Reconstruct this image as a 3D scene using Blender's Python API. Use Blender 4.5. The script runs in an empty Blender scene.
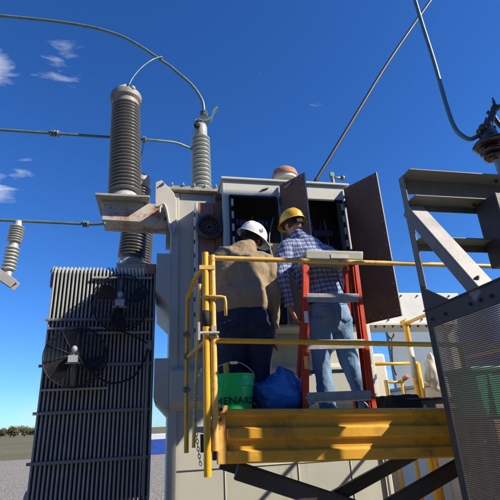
import bpy, bmesh, math, random
from mathutils import Vector, Matrix, noise
random.seed(7)
PI = math.pi
S = bpy.context.scene
C = S.collection
V = Vector

# ------------------------------------------------------------------ materials
def mat(name, col, rough=.6, metal=0., var=.12, vscale=3., dirt=None, dirt_amt=0., dirt_scale=4., streak=False,
        rust=0., rust_scale=3., rust_col=(.30, .10, .03), bump=.1, bscale=60., coat=0., spec=.5, folds=0., sss=0., trans=0.):
    m = bpy.data.materials.new(name); m.use_nodes = True
    nt = m.node_tree; N = nt.nodes; L = nt.links
    b = N['Principled BSDF']
    tc = N.new('ShaderNodeTexCoord'); geo = tc.outputs['Object']
    n1 = N.new('ShaderNodeTexNoise'); n1.inputs['Scale'].default_value = vscale; n1.inputs['Detail'].default_value = 6
    L.new(geo, n1.inputs['Vector'])
    r1 = N.new('ShaderNodeMapRange'); r1.inputs['From Min'].default_value = .3; r1.inputs['From Max'].default_value = .7
    r1.inputs['To Min'].default_value = 1 - var; r1.inputs['To Max'].default_value = 1 + var
    L.new(n1.outputs['Fac'], r1.inputs['Value'])
    mul = N.new('ShaderNodeVectorMath'); mul.operation = 'SCALE'; mul.inputs[0].default_value = col[:3]
    L.new(r1.outputs['Result'], mul.inputs['Scale'])
    out = mul.outputs['Vector']
    def mask(scale, amt, st, w=.06):
        mp = N.new('ShaderNodeMapping')
        if st: mp.inputs['Scale'].default_value = (1, 1, .12)
        L.new(geo, mp.inputs['Vector'])
        n = N.new('ShaderNodeTexNoise'); n.inputs['Scale'].default_value = scale; n.inputs['Detail'].default_value = 9
        n.inputs['Roughness'].default_value = .65
        L.new(mp.outputs['Vector'], n.inputs['Vector'])
        mr = N.new('ShaderNodeMapRange'); t = .72 - .42 * amt
        mr.inputs['From Min'].default_value = t; mr.inputs['From Max'].default_value = t + w
        L.new(n.outputs['Fac'], mr.inputs['Value']); return mr.outputs['Result']
    def mix(fac, c2):
        nonlocal out
        mx = N.new('ShaderNodeMix'); mx.data_type = 'RGBA'
        L.new(fac, mx.inputs['Factor']); L.new(out, mx.inputs['A']); mx.inputs['B'].default_value = (*c2, 1)
        out = mx.outputs['Result']
    if dirt: mix(mask(dirt_scale, dirt_amt, streak, .25), dirt)
    if rust > 0:
        mix(mask(rust_scale, rust, streak, .10), rust_col)
        mix(mask(rust_scale * 2.3, rust * .5, streak, .05), (.12, .05, .025))
    L.new(out, b.inputs['Base Color'])
    b.inputs['Roughness'].default_value = rough; b.inputs['Metallic'].default_value = metal
    b.inputs['Specular IOR Level'].default_value = spec
    rr = N.new('ShaderNodeMapRange'); rr.inputs['To Min'].default_value = max(.05, rough - .12); rr.inputs['To Max'].default_value = min(1, rough + .12)
    L.new(n1.outputs['Fac'], rr.inputs['Value']); L.new(rr.outputs['Result'], b.inputs['Roughness'])
    if coat: b.inputs['Coat Weight'].default_value = coat; b.inputs['Coat Roughness'].default_value = .15
    if sss: b.inputs['Subsurface Weight'].default_value = sss; b.inputs['Subsurface Scale'].default_value = .02
    if trans: b.inputs['Transmission Weight'].default_value = trans
    if bump:
        n2 = N.new('ShaderNodeTexNoise'); n2.inputs['Scale'].default_value = bscale; n2.inputs['Detail'].default_value = 4
        L.new(geo, n2.inputs['Vector'])
        bp = N.new('ShaderNodeBump'); bp.inputs['Strength'].default_value = bump; bp.inputs['Distance'].default_value = .01
        L.new(n2.outputs['Fac'], bp.inputs['Height']); L.new(bp.outputs['Normal'], b.inputs['Normal'])
    if folds: add_folds(m, folds)
    return m

def add_folds(m, amt):
    N = m.node_tree.nodes; L = m.node_tree.links; b = N['Principled BSDF']
    tc = N.new('ShaderNodeTexCoord'); mp = N.new('ShaderNodeMapping'); mp.inputs['Rotation'].default_value = (.3, .75, .2); mp.inputs['Scale'].default_value = (1, 1, .38)
    L.new(tc.outputs['Object'], mp.inputs['Vector'])
    n = N.new('ShaderNodeTexNoise'); n.inputs['Scale'].default_value = 9; n.inputs['Detail'].default_value = 3; n.inputs['Distortion'].default_value = 1.2
    L.new(mp.outputs[0], n.inputs['Vector'])
    # turn the noise into creases: distance from its middle level
    a = N.new('ShaderNodeMath'); a.operation = 'SUBTRACT'; a.inputs[1].default_value = .5; L.new(n.outputs['Fac'], a.inputs[0])
    c = N.new('ShaderNodeMath'); c.operation = 'ABSOLUTE'; L.new(a.outputs[0], c.inputs[0])
    d = N.new('ShaderNodeMath'); d.operation = 'POWER'; d.inputs[1].default_value = .6; L.new(c.outputs[0], d.inputs[0])
    bp = N.new('ShaderNodeBump'); bp.inputs['Strength'].default_value = amt; bp.inputs['Distance'].default_value = .035; L.new(d.outputs[0], bp.inputs['Height'])
    if b.inputs['Normal'].links: L.new(b.inputs['Normal'].links[0].from_socket, bp.inputs['Normal'])
    L.new(bp.outputs[0], b.inputs['Normal'])

def plaid():
    m = mat('plaid_cloth', (.3, .3, .3), .9, bump=.25, bscale=300, var=.06, folds=.25)
    nt = m.node_tree; N = nt.nodes; L = nt.links; b = N['Principled BSDF']
    tc = N.new('ShaderNodeTexCoord'); sp = N.new('ShaderNodeSeparateXYZ')
    ns = N.new('ShaderNodeTexNoise'); ns.inputs['Scale'].default_value = 6
    L.new(tc.outputs['Object'], ns.inputs['Vector'])
    mm = N.new('ShaderNodeVectorMath'); mm.operation = 'MULTIPLY_ADD'; mm.inputs[1].default_value = (.035, .035, .035)
    L.new(ns.outputs['Color'], mm.inputs[0]); L.new(tc.outputs['Object'], mm.inputs[2])
    rot = N.new('ShaderNodeMapping'); rot.inputs['Rotation'].default_value = (0, .12, 0)
    L.new(mm.outputs['Vector'], rot.inputs['Vector']); L.new(rot.outputs['Vector'], sp.inputs[0])
    def stripe(sock, period, width, off=0):
        a = N.new('ShaderNodeMath'); a.operation = 'MULTIPLY_ADD'; a.inputs[1].default_value = 1 / period; a.inputs[2].default_value = off; L.new(sock, a.inputs[0])
        f = N.new('ShaderNodeMath'); f.operation = 'FRACT'; L.new(a.outputs[0], f.inputs[0])
        c = N.new('ShaderNodeMath'); c.operation = 'LESS_THAN'; c.inputs[1].default_value = width; L.new(f.outputs[0], c.inputs[0])
        return c.outputs[0]
    cur = None
    def lay(col, fac, amt):
        nonlocal cur
        s = N.new('ShaderNodeMath'); s.operation = 'MULTIPLY'; s.inputs[1].default_value = amt; L.new(fac, s.inputs[0])
        mx = N.new('ShaderNodeMix'); mx.data_type = 'RGBA'; L.new(s.outputs[0], mx.inputs['Factor'])
        if cur is None: mx.inputs['A'].default_value = (.33, .40, .60, 1)
        else: L.new(cur, mx.inputs['A'])
        mx.inputs['B'].default_value = (*col, 1); cur = mx.outputs['Result']
    X, Z = sp.outputs[0], sp.outputs[2]
    lay((.02, .035, .15), stripe(X, .046, .42), .65)
    lay((.02, .035, .15), stripe(Z, .042, .40), .5)
    lay((.01, .012, .05), stripe(X, .046, .13, .4), .75)
    lay((.6, .63, .72), stripe(Z, .042, .14, .3), .45)
    L.new(cur, b.inputs['Base Color'])
    return m

M = {}
M['tank'] = mat('grey_green_paint', (.50, .50, .43), .5, var=.07, vscale=2, dirt=(.33, .32, .27), dirt_amt=.35, dirt_scale=5, streak=True, rust=.17, rust_scale=5, bump=.05, bscale=25)
M['tankrust'] = mat('rust_stained_paint', (.55, .52, .45), .6, var=.1, vscale=5, dirt=(.55, .38, .25), dirt_amt=.5, dirt_scale=2.6, rust=.46, rust_scale=2.8, rust_col=(.42, .17, .07), bump=.15)
M['rad'] = mat('radiator_paint', (.38, .39, .36), .55, var=.12, vscale=6, dirt=(.28, .28, .25), dirt_amt=.4, bump=.05)
M['radedge'] = mat('radiator_rod_metal', (.24, .24, .23), .5, var=.1, rust=.1)
M['cab'] = mat('cabinet_paint', (.58, .58, .51), .45, var=.05, vscale=2, dirt=(.40, .40, .34), dirt_amt=.3, dirt_scale=3, streak=True, rust=.05, bump=.04, bscale=20)
M['rim'] = mat('weathered_rim_paint', (.34, .34, .28), .7, var=.2, vscale=8, rust=.34, rust_scale=6, bump=.2)
M['rim2'] = mat('worn_edge_paint', (.33, .27, .22), .6, var=.2, vscale=9, rust=.3, rust_scale=7)
M['lug'] = mat('lug_paint', (.56, .53, .46), .55, var=.08, dirt=(.50, .30, .18), dirt_amt=.42, dirt_scale=2.2, rust=.34, rust_scale=2.4, rust_col=(.45, .20, .09), bump=.1)
M['door'] = mat('brown_primer', (.23, .10, .045), .6, var=.25, vscale=2.5, dirt=(.32, .18, .09), dirt_amt=.45, dirt_scale=2, bump=.06, bscale=12)
M['salmon'] = mat('faded_red_brown_paint', (.36, .17, .11), .6, var=.15, vscale=4, dirt=(.50, .30, .22), dirt_amt=.4, dirt_scale=4, streak=True, rust=.2, bump=.08)
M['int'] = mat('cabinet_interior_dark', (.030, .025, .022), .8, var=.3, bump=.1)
M['black'] = mat('black_rubber', (.012, .011, .010), .8, var=.2, bump=.08)
M['spoke'] = mat('spoke_grey_paint', (.035, .037, .04), .5, var=.2)
M['fan'] = mat('fan_dark_paint', (.013, .014, .015), .5, var=.2, dirt=(.04, .04, .04), dirt_amt=.35)
M['motor'] = mat('fan_motor_grey_paint', (.36, .38, .40), .5, var=.1)
M['porc'] = mat('grey_porcelain', (.165, .165, .158), .32, var=.1, vscale=8, dirt=(.13, .125, .11), dirt_amt=.45, bump=.03, coat=.35)
M['porcl'] = mat('pale_grey_porcelain', (.40, .42, .38), .35, var=.07, vscale=8, dirt=(.28, .28, .24), dirt_amt=.35, bump=.03, coat=.3)
M['brownporc'] = mat('brown_porcelain', (.05, .03, .025), .25, var=.2, dirt=(.09, .07, .06), dirt_amt=.4, coat=.5, bump=.03)
M['capm'] = mat('weathered_cap', (.27, .25, .21), .6, metal=.15, var=.15, vscale=10, dirt=(.14, .10, .07), dirt_amt=.5, dirt_scale=9, rust=.3, rust_scale=9, bump=.25)
M['clampm'] = mat('dark_bronze', (.09, .08, .06), .5, metal=.3, var=.2, bump=.2)
M['alu'] = mat('cast_aluminium', (.50, .49, .46), .5, metal=.25, var=.12, vscale=12, dirt=(.30, .27, .22), dirt_amt=.4, rust=.12, rust_scale=9, bump=.2)
M['bus'] = mat('weathered_copper_pipe', (.17, .24, .22), .5, metal=.35, var=.15, vscale=14, dirt=(.09, .12, .11), dirt_amt=.4, dirt_scale=16, bump=.08)
M['cable'] = mat('dark_cable', (.03, .032, .036), .55, var=.2)
M['rustcap'] = mat('rusty_dome', (.42, .20, .11), .7, var=.2, vscale=8, dirt=(.5, .34, .24), dirt_amt=.45, rust=.4, rust_scale=8, bump=.3)
M['yel'] = mat('yellow_safety_paint', (.82, .42, .015), .38, var=.09, vscale=6, dirt=(.33, .19, .06), dirt_amt=.34, dirt_scale=9, rust=.16, rust_scale=14, bump=.08, bscale=80, coat=.2)
M['yelw'] = mat('worn_yellow_paint', (.80, .48, .11), .5, var=.12, vscale=8, dirt=(.45, .30, .16), dirt_amt=.45, dirt_scale=10, rust=.3, rust_scale=12, bump=.15)
M['ochre'] = mat('ochre_toe_board_paint', (.72, .38, .04), .42, var=.16, vscale=3, dirt=(.22, .13, .05), dirt_amt=.45, dirt_scale=5, rust=.15, bump=.1, bscale=30)
M['deck'] = mat('galvanised_deck', (.25, .25, .24), .6, metal=.4, var=.2)
M['steel'] = mat('weathered_galvanised_steel', (.20, .20, .185), .6, metal=.15, var=.14, vscale=6, dirt=(.11, .105, .09), dirt_amt=.45, dirt_scale=6, rust=.08, bump=.1)
M['steell'] = mat('light_galvanised_steel', (.44, .43, .40), .55, metal=.1, var=.12, vscale=6, dirt=(.30, .28, .24), dirt_amt=.4, bump=.1)
M['mesh'] = mat('dark_wire_mesh', (.085, .075, .065), .6, metal=.1, var=.15, bump=0)
M['darksteel'] = mat('dark_grey_steel_paint', (.05, .052, .054), .5, var=.2, dirt=(.09, .085, .075), dirt_amt=.4, bump=.1)
M['red'] = mat('red_fibreglass', (.58, .050, .012), .35, var=.12, vscale=8, dirt=(.25, .03, .02), dirt_amt=.3, bump=.05, coat=.2)
M['step'] = mat('ladder_aluminium', (.42, .43, .44), .4, metal=.45, var=.12, vscale=15, dirt=(.25, .25, .25), dirt_amt=.4, bump=.08)
M['cap'] = mat('ladder_cap_grey_plastic', (.33, .33, .28), .6, var=.1, dirt=(.22, .2, .17), dirt_amt=.35, bump=.1)
M['green'] = mat('green_bucket_plastic', (.018, .62, .17), .3, var=.08, dirt=(.03, .25, .1), dirt_amt=.2, bump=.03, sss=.1)
M['dgreen'] = mat('dark_green_lettering', (.005, .05, .02), .5, bump=0)
M['bag'] = mat('blue_plastic_film', (.02, .17, .50), .25, var=.2, vscale=5, bump=.5, bscale=14, sss=.2, coat=.3)
M['white'] = mat('white_plastic', (.78, .78, .76), .25, var=.04, dirt=(.6, .58, .52), dirt_amt=.2, coat=.4, bump=.02)
M['yhat'] = mat('yellow_plastic', (.80, .46, .01), .28, var=.05, dirt=(.6, .36, .03), dirt_amt=.2, coat=.4, bump=.02)
M['khaki'] = mat('khaki_cloth', (.28, .215, .13), .92, var=.12, vscale=5, bump=.3, bscale=260, folds=.28)
M['navy'] = mat('dark_indigo_denim', (.012, .018, .050), .85, var=.35, vscale=7, dirt=(.035, .055, .12), dirt_amt=.35, dirt_scale=5, bump=.35, bscale=350, folds=.3)
M['jean'] = mat('faded_denim', (.16, .285, .46), .88, var=.2, vscale=6, dirt=(.30, .40, .51), dirt_amt=.4, dirt_scale=7, bump=.35, bscale=350, folds=.32)
M['plaid'] = plaid()
M['skin'] = mat('skin', (.42, .22, .15), .5, var=.08, sss=.15, bump=.05, bscale=150)
M['hair'] = mat('dark_hair', (.03, .02, .015), .7, var=.3, bump=.5, bscale=120)
M['boot'] = mat('boot_leather', (.09, .05, .03), .6, var=.25, bump=.2)
M['tarp'] = mat('black_tarp_film', (.022, .019, .016), .75, var=.3, spec=.15, bump=.5, bscale=25)
M['traym'] = mat('dirty_tray_steel', (.17, .14, .10), .75, var=.25, vscale=9, dirt=(.09, .07, .05), dirt_amt=.5, rust=.25, bump=.2)
M['belt'] = mat('belt_leather', (.03, .02, .015), .5, var=.2)
M['stred'] = mat('sticker_red', (.35, .10, .14), .4, bump=0)
M['stblue'] = mat('sticker_blue', (.04, .14, .4), .4, bump=0)
M['cream'] = mat('cream_painted_steel', (.60, .58, .50), .55, var=.08, dirt=(.42, .38, .30), dirt_amt=.35, dirt_scale=3, streak=True, rust=.06, bump=.05)
M['duct'] = mat('white_painted_steel', (.68, .69, .66), .5, var=.06, vscale=4, dirt=(.52, .52, .47), dirt_amt=.35, dirt_scale=5, rust=.05, bump=.12, bscale=9)
M['bluegrey'] = mat('blue_grey_sheet', (.22, .28, .36), .6, var=.08, dirt=(.17, .2, .25), dirt_amt=.3, bump=.04)
M['wood'] = mat('pallet_wood', (.34, .20, .09), .8, var=.25, vscale=9, dirt=(.2, .12, .07), dirt_amt=.4, bump=.4, bscale=40)
M['crate'] = mat('green_bin_plastic', (.012, .42, .15), .45, var=.12, bump=.05)
M['bluebin'] = mat('blue_drum_plastic', (.03, .09, .38), .4, var=.1, bump=.05)
M['gravel'] = None
M['conc'] = mat('concrete', (.36, .35, .32), .85, var=.12, vscale=2, dirt=(.24, .23, .21), dirt_amt=.4, bump=.3, bscale=60)
M['bark'] = mat('bark', (.09, .065, .045), .9, var=.3, bump=.6, bscale=30)

# ------------------------------------------------------------------ mesh helpers
class MB:
    def __init__(s): s.bm = bmesh.new()
    def quadgrid(s, rows, closed=True, caps=True):
        vs = [[s.bm.verts.new(p) for p in r] for r in rows]
        n = len(rows[0])
        for i in range(len(vs) - 1):
            for j in range(n if closed else n - 1):
                k = (j + 1) % n
                try: s.bm.faces.new((vs[i][j], vs[i][k], vs[i + 1][k], vs[i + 1][j]))
                except ValueError: pass
        if caps and closed:
            for r in (vs[0][::-1], vs[-1]):
                try: s.bm.faces.new(r)
                except ValueError: pass
        return s
    def box(s, a, b, m=None):
        x0, y0, z0 = a; x1, y1, z1 = b
        p = [V(q) for q in ((x0, y0, z0), (x1, y0, z0), (x1, y1, z0), (x0, y1, z0), (x0, y0, z1), (x1, y0, z1), (x1, y1, z1), (x0, y1, z1))]
        if m: p = [m @ q for q in p]
        v = [s.bm.verts.new(q) for q in p]
        for f in ((0, 3, 2, 1), (4, 5, 6, 7), (0, 1, 5, 4), (1, 2, 6, 5), (2, 3, 7, 6), (3, 0, 4, 7)): s.bm.faces.new([v[i] for i in f])
        return s
    def bar(s, p0, p1, w, h, side=(1, 0, 0), ow=0, oh=0):
        """box along p0>p1; w along `side`, h along the third axis; offsets move the section"""
        p0, p1 = V(p0), V(p1); t = (p1 - p0).normalized(); u = V(side); u = (u - t * u.dot(t)).normalized(); v = t.cross(u)
        rows = []
        for p in (p0, p1):
            rows.append([p + u * (ow + a * w / 2) + v * (oh + b * h / 2) for a, b in ((-1, -1), (1, -1), (1, 1), (-1, 1))])
        return s.quadgrid(rows)
    def tube(s, pts, r, n=10, caps=True, smooth=0):
        pts = [V(p) for p in pts]
        if smooth and len(pts) > 2: pts = spline(pts, smooth)
        rs = r if isinstance(r, (list, tuple)) else [r] * len(pts)
        rows = []; u = None
        for i, p in enumerate(pts):
            t = (pts[min(i + 1, len(pts) - 1)] - pts[max(i - 1, 0)]).normalized()
            if u is None: u = t.orthogonal().normalized()
            else:
                u = u - t * u.dot(t); u.normalize()
            v = t.cross(u)
            rows.append([p + (u * math.cos(2 * PI * k / n) + v * math.sin(2 * PI * k / n)) * rs[i] for k in range(n)])
        return s.quadgrid(rows, caps=caps)
    def lathe(s, prof, base=(0, 0, 0), axis=(0, 0, 1), n=32, caps=True):
        base = V(base); t = V(axis).normalized(); u = t.orthogonal().normalized(); v = t.cross(u)
        rows = [[base + t * z + (u * math.cos(2 * PI * k / n) + v * math.sin(2 * PI * k / n)) * max(r, 1e-4) for k in range(n)] for r, z in prof]
        return s.quadgrid(rows, caps=caps)
    def prism(s, pts, vec):
        vec = V(vec); return s.quadgrid([[V(p) for p in pts], [V(p) + vec for p in pts]])
    def torus(s, c, axis, R, r, n=32, k=8, a0=0, a1=2 * PI):
        c = V(c); t = V(axis).normalized(); u = t.orthogonal().normalized(); v = t.cross(u)
        pts = [c + (u * math.cos(a) + v * math.sin(a)) * R for a in [2 * PI * i / n for i in range(n)]]
        rows = []
        for i in range(n + 1):
            a = 2 * PI * i / n; d = u * math.cos(a) + v * math.sin(a)
            rows.append([c + d * (R + r * math.cos(2 * PI * j / k)) + t * r * math.sin(2 * PI * j / k) for j in range(k)])
        return s.quadgrid(rows, caps=False)
    def ball(s, c, r, seg=16):
        r = (r, r, r) if not isinstance(r, (tuple, list)) else r
        m = Matrix.Translation(V(c)) @ Matrix.Diagonal((*r, 1))
        bmesh.ops.create_uvsphere(s.bm, u_segments=seg, v_segments=seg // 2, radius=1, matrix=m); return s
    def bolt(s, c, axis, r=.012, h=.01, nut=True):
        return s.lathe([(r, 0), (r, h), (r * .55, h), (r * .55, h * 1.8)], c, axis, n=6)
    def limb(s, pts, radii, w=(1, 0, 0), n=20, smooth=4):
        """loft of ellipses: radii = (along w, across)"""
        pts = [V(p) for p in pts]; rd = [(r, r) if not isinstance(r, tuple) else r for r in radii]
        if smooth and len(pts) > 2:
            P4 = spline(pts, smooth); R4 = spline([V((a, b, 0)) for a, b in rd], smooth)
            pts = P4; rd = [(q.x, q.y) for q in R4]
        rows = []
        for i, p in enumerate(pts):
            t = (pts[min(i + 1, len(pts) - 1)] - pts[max(i - 1, 0)]).normalized()
            u = V(w); u = (u - t * u.dot(t)).normalized(); v = t.cross(u)
            rows.append([p + u * math.cos(2 * PI * k / n) * rd[i][0] + v * math.sin(2 * PI * k / n) * rd[i][1] for k in range(n)])
        return s.quadgrid(rows)
    def xf(s, m): bmesh.ops.transform(s.bm, matrix=m, verts=s.bm.verts); return s
    def build(s, name, m, parent=None, smooth=False, bevel=0., auto=None, keep=False, split=False):
        if split:
            s.bm.verts.ensure_lookup_table(); seen = set(); out = []
            for v0 in s.bm.verts:
                if v0 in seen: continue
                comp = []; st = [v0]; seen.add(v0)
                while st:
                    v = st.pop(); comp.append(v)
                    for e in v.link_edges:
                        w = e.other_vert(v)
                        if w not in seen: seen.add(w); st.append(w)
                p = MB(); mp = {v: p.bm.verts.new(v.co) for v in comp}; fs = {f for v in comp for f in v.link_faces}
                for f in fs: p.bm.faces.new([mp[v] for v in f.verts])
                out.append(p.build(name, m, parent, smooth, bevel, auto, keep))
            s.bm.free(); return out
        bmesh.ops.recalc_face_normals(s.bm, faces=s.bm.faces)
        me = bpy.data.meshes.new(name)
        if parent is not None and not keep: bmesh.ops.translate(s.bm, verts=s.bm.verts, vec=-wloc(parent))
        s.bm.to_mesh(me); s.bm.free()
        if smooth or auto:
            for p in me.polygons: p.use_smooth = True
        me.materials.append(m)
        o = bpy.data.objects.new(name, me); C.objects.link(o)
        if parent is not None: o.parent = parent
        if auto:
            sh = me.attributes.get('sharp_edge') or me.attributes.new('sharp_edge', 'BOOLEAN', 'EDGE')
            bm = bmesh.new(); bm.from_mesh(me); lim = math.radians(auto)
            for i, e in enumerate(bm.edges):
                if len(e.link_faces) == 2 and e.calc_face_angle(0) > lim: sh.data[i].value = True
            bm.free()
        if bevel:
            b = o.modifiers.new('bevel', 'BEVEL'); b.width = bevel; b.segments = 2; b.limit_method = 'ANGLE'; b.harden_normals = False
        return o

def spline(P, k):
    out = []
    for i in range(len(P) - 1):
        a = P[max(i - 1, 0)]; b = P[i]; c = P[i + 1]; d = P[min(i + 2, len(P) - 1)]
        for j in range(k):
            t = j / k
            out.append(.5 * ((2 * b) + (c - a) * t + (2 * a - 5 * b + 4 * c - d) * t * t + (3 * b - a - 3 * c + d) * t ** 3))
    out.append(P[-1].copy()); return out

def wloc(o):
    l = V((0, 0, 0))
    while o is not None: l = l + o.location; o = o.parent
    return l
def tag(o, label=None, cat=None, group=None, kind=None):
    if label: o['label'] = label
    if cat: o['category'] = cat
    if group: o['group'] = group
    if kind: o['kind'] = kind
    return o
def thing(name, label, cat, loc=(0, 0, 0), group=None):
    o = bpy.data.objects.new(name, None); C.objects.link(o); o.location = loc; o.empty_display_size = .1
    return tag(o, label, cat, group)
def copy_tree(o, parent=None):
    c = o.copy(); C.objects.link(c)
    if parent is not None: c.parent = parent
    for ch in [x for x in S.objects if x.parent == o]: copy_tree(ch, c)
    return c

def mod_remesh(o, vox, smooth_it=6, disp=None):
    r = o.modifiers.new('remesh', 'REMESH'); r.mode = 'VOXEL'; r.voxel_size = vox; r.use_smooth_shade = True
    s = o.modifiers.new('smooth', 'SMOOTH'); s.factor = .5; s.iterations = smooth_it
    for (nm, typ, size, strength) in (disp or []):
        t = bpy.data.textures.get(nm) or bpy.data.textures.new(nm, typ); t.noise_scale = size
        if typ == 'MARBLE': t.turbulence = 9
        d = o.modifiers.new('folds', 'DISPLACE'); d.texture = t; d.strength = strength; d.mid_level = .5; d.texture_coords = 'GLOBAL'

# ------------------------------------------------------------------ world, sun, camera
SUN = V((.74, -.40, .60)).normalized()
W = bpy.data.worlds.new('World'); S.world = W; W.use_nodes = True
nt = W.node_tree; N = nt.nodes; L = nt.links
bg = N['Background']; bg.inputs['Strength'].default_value = .070
sky = N.new('ShaderNodeTexSky'); sky.sky_type = 'NISHITA'; sky.sun_disc = False
sky.sun_elevation = math.asin(SUN.z); sky.sun_rotation = math.atan2(SUN.x, SUN.y)
sky.air_density = 1.0; sky.dust_density = .05; sky.ozone_density = 3.0; sky.altitude = 300
hs = N.new('ShaderNodeHueSaturation'); hs.inputs['Saturation'].default_value = 1.15
L.new(sky.outputs[0], hs.inputs['Color'])
tint = N.new('ShaderNodeVectorMath'); tint.operation = 'MULTIPLY'; tint.inputs[1].default_value = (.60, 1.04, 1.66); L.new(hs.outputs[0], tint.inputs[0])
tc = N.new('ShaderNodeTexCoord')
sx = N.new('ShaderNodeSeparateXYZ'); L.new(tc.outputs['Generated'], sx.inputs[0])
# project the view direction on a flat cloud deck
dz = N.new('ShaderNodeMath'); dz.operation = 'MAXIMUM'; dz.inputs[1].default_value = .02; L.new(sx.outputs[2], dz.inputs[0])
dv = N.new('ShaderNodeVectorMath'); dv.operation = 'DIVIDE'; L.new(tc.outputs['Generated'], dv.inputs[0])
cb = N.new('ShaderNodeCombineXYZ')
for i in range(3): L.new(dz.outputs[0], cb.inputs[i])
L.new(cb.outputs[0], dv.inputs[1])
cn = N.new('ShaderNodeTexNoise'); cn.inputs['Scale'].default_value = 5.5; cn.inputs['Detail'].default_value = 12; cn.inputs['Roughness'].default_value = .62; cn.inputs['Distortion'].default_value = .35
cm = N.new('ShaderNodeMapping'); cm.inputs['Scale'].default_value = (.7, 1.7, 1); cm.inputs['Rotation'].default_value = (0, 0, .5); L.new(dv.outputs[0], cm.inputs['Vector']); L.new(cm.outputs[0], cn.inputs['Vector'])
# clouds sit in a few patches of the sky
def patch(d, r):
    dp = N.new('ShaderNodeVectorMath'); dp.operation = 'DISTANCE'; L.new(tc.outputs['Generated'], dp.inputs[0]); dp.inputs[1].default_value = V(d).normalized()
    mr = N.new('ShaderNodeMapRange'); mr.inputs['From Min'].default_value = r; mr.inputs['From Max'].default_value = r * .2
    mr.inputs['To Min'].default_value = 0; mr.inputs['To Max'].default_value = 1; L.new(dp.outputs['Value'], mr.inputs['Value']); return mr.outputs['Result']
CLOUDS = []
acc = None

for d, r in [((-.33, .705, .635), .065), ((-.20, .71, .675), .085), ((-.33, .83, .45), .055), ((-.28, .824, .486), .045), ((.45, .889, .085), .09), ((-.24, .965, .03), .08), ((-.36, .60, .72), .12)]:
    p = patch(d, r)
    if acc is None: acc = p
    else:
        mx = N.new('ShaderNodeMath'); mx.operation = 'MAXIMUM'; L.new(acc, mx.inputs[0]); L.new(p, mx.inputs[1]); acc = mx.outputs[0]
ad = N.new('ShaderNodeMath'); ad.operation = 'MULTIPLY_ADD'; ad.inputs[1].default_value = .27; L.new(acc, ad.inputs[0]); L.new(cn.outputs['Fac'], ad.inputs[2])
th = N.new('ShaderNodeMapRange'); th.inputs['From Min'].default_value = .71; th.inputs['From Max'].default_value = 1.02; th.inputs['To Max'].default_value = .75; L.new(ad.outputs[0], th.inputs['Value'])
mx = N.new('ShaderNodeMix'); mx.data_type = 'RGBA'; L.new(th.outputs['Result'], mx.inputs['Factor']); L.new(tint.outputs[0], mx.inputs['A'])
mx.inputs['B'].default_value = (8.5, 9, 10, 1)
L.new(mx.outputs['Result'], bg.inputs['Color'])

sl = bpy.data.lights.new('sun', 'SUN'); sl.energy = 5.0; sl.angle = math.radians(.53); sl.color = (1, .90, .74)
so = bpy.data.objects.new('sun', sl); C.objects.link(so); so.rotation_euler = SUN.to_track_quat('Z', 'Y').to_euler()

YAW, PIT, ROLL = math.radians(12), math.radians(21.5), math.radians(-3)
fw = V((math.sin(YAW) * math.cos(PIT), math.cos(YAW) * math.cos(PIT), math.sin(PIT)))
r0 = V((math.cos(YAW), -math.sin(YAW), 0)); u0 = r0.cross(fw)
rt = r0 * math.cos(ROLL) + u0 * math.sin(ROLL); up = rt.cross(fw)
cam = bpy.data.cameras.new('camera'); co = bpy.data.objects.new('camera', cam); C.objects.link(co)
co.matrix_world = Matrix(((rt.x, up.x, -fw.x, 0), (rt.y, up.y, -fw.y, 0), (rt.z, up.z, -fw.z, 1.6), (0, 0, 0, 1)))
cam.sensor_width = 36; cam.lens = 36 * 435 / 500; cam.clip_end = 3000; cam.clip_start = .05
S.camera = co
S.view_settings.view_transform = 'Standard'; S.view_settings.look = 'None'; S.view_settings.exposure = .58; S.view_settings.gamma = 1
S.render.engine = 'CYCLES'

# ------------------------------------------------------------------ ground
def ground():
    m = bpy.data.materials.new('gravel'); m.use_nodes = True; n = m.node_tree.nodes; l = m.node_tree.links; b = n['Principled BSDF']
    t = n.new('ShaderNodeTexCoord'); vo = n.new('ShaderNodeTexVoronoi'); vo.inputs['Scale'].default_value = 28; l.new(t.outputs['Object'], vo.inputs['Vector'])
    cr = n.new('ShaderNodeValToRGB'); cr.color_ramp.elements[0].color = (.15, .135, .11, 1); cr.color_ramp.elements[1].color = (.42, .385, .32, 1)
    se = n.new('ShaderNodeSeparateXYZ'); l.new(vo.outputs['Color'], se.inputs[0]); l.new(se.outputs[0], cr.inputs['Fac'])
    l.new(cr.outputs[0], b.inputs['Base Color']); b.inputs['Roughness'].default_value = .9
    bp = n.new('ShaderNodeBump'); bp.inputs['Strength'].default_value = 1; bp.inputs['Distance'].default_value = .03; bp.invert = True
    l.new(vo.outputs['Distance'], bp.inputs['Height']); l.new(bp.outputs[0], b.inputs['Normal'])
    g = MB(); g.box((-25, -20, -.5), (40, 34, 0)); tag(g.build('gravel_yard', m), kind='structure')
    gm = mat('dry_grass_field', (.13, .12, .05), .95, var=.3, vscale=.05, dirt=(.09, .11, .035), dirt_amt=.5, dirt_scale=.2, bump=.8, bscale=6)
    g = MB(); g.box((-1500, -1500, -.6), (1500, 1500, -.05)); tag(g.build('ground', gm), kind='structure')
    g = MB(); g.box((-1.7, 4.35, .002), (3.6, 8.2, .18)); tag(g.build('concrete_pad', M['conc'], bevel=.02), kind='structure')
ground()

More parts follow.
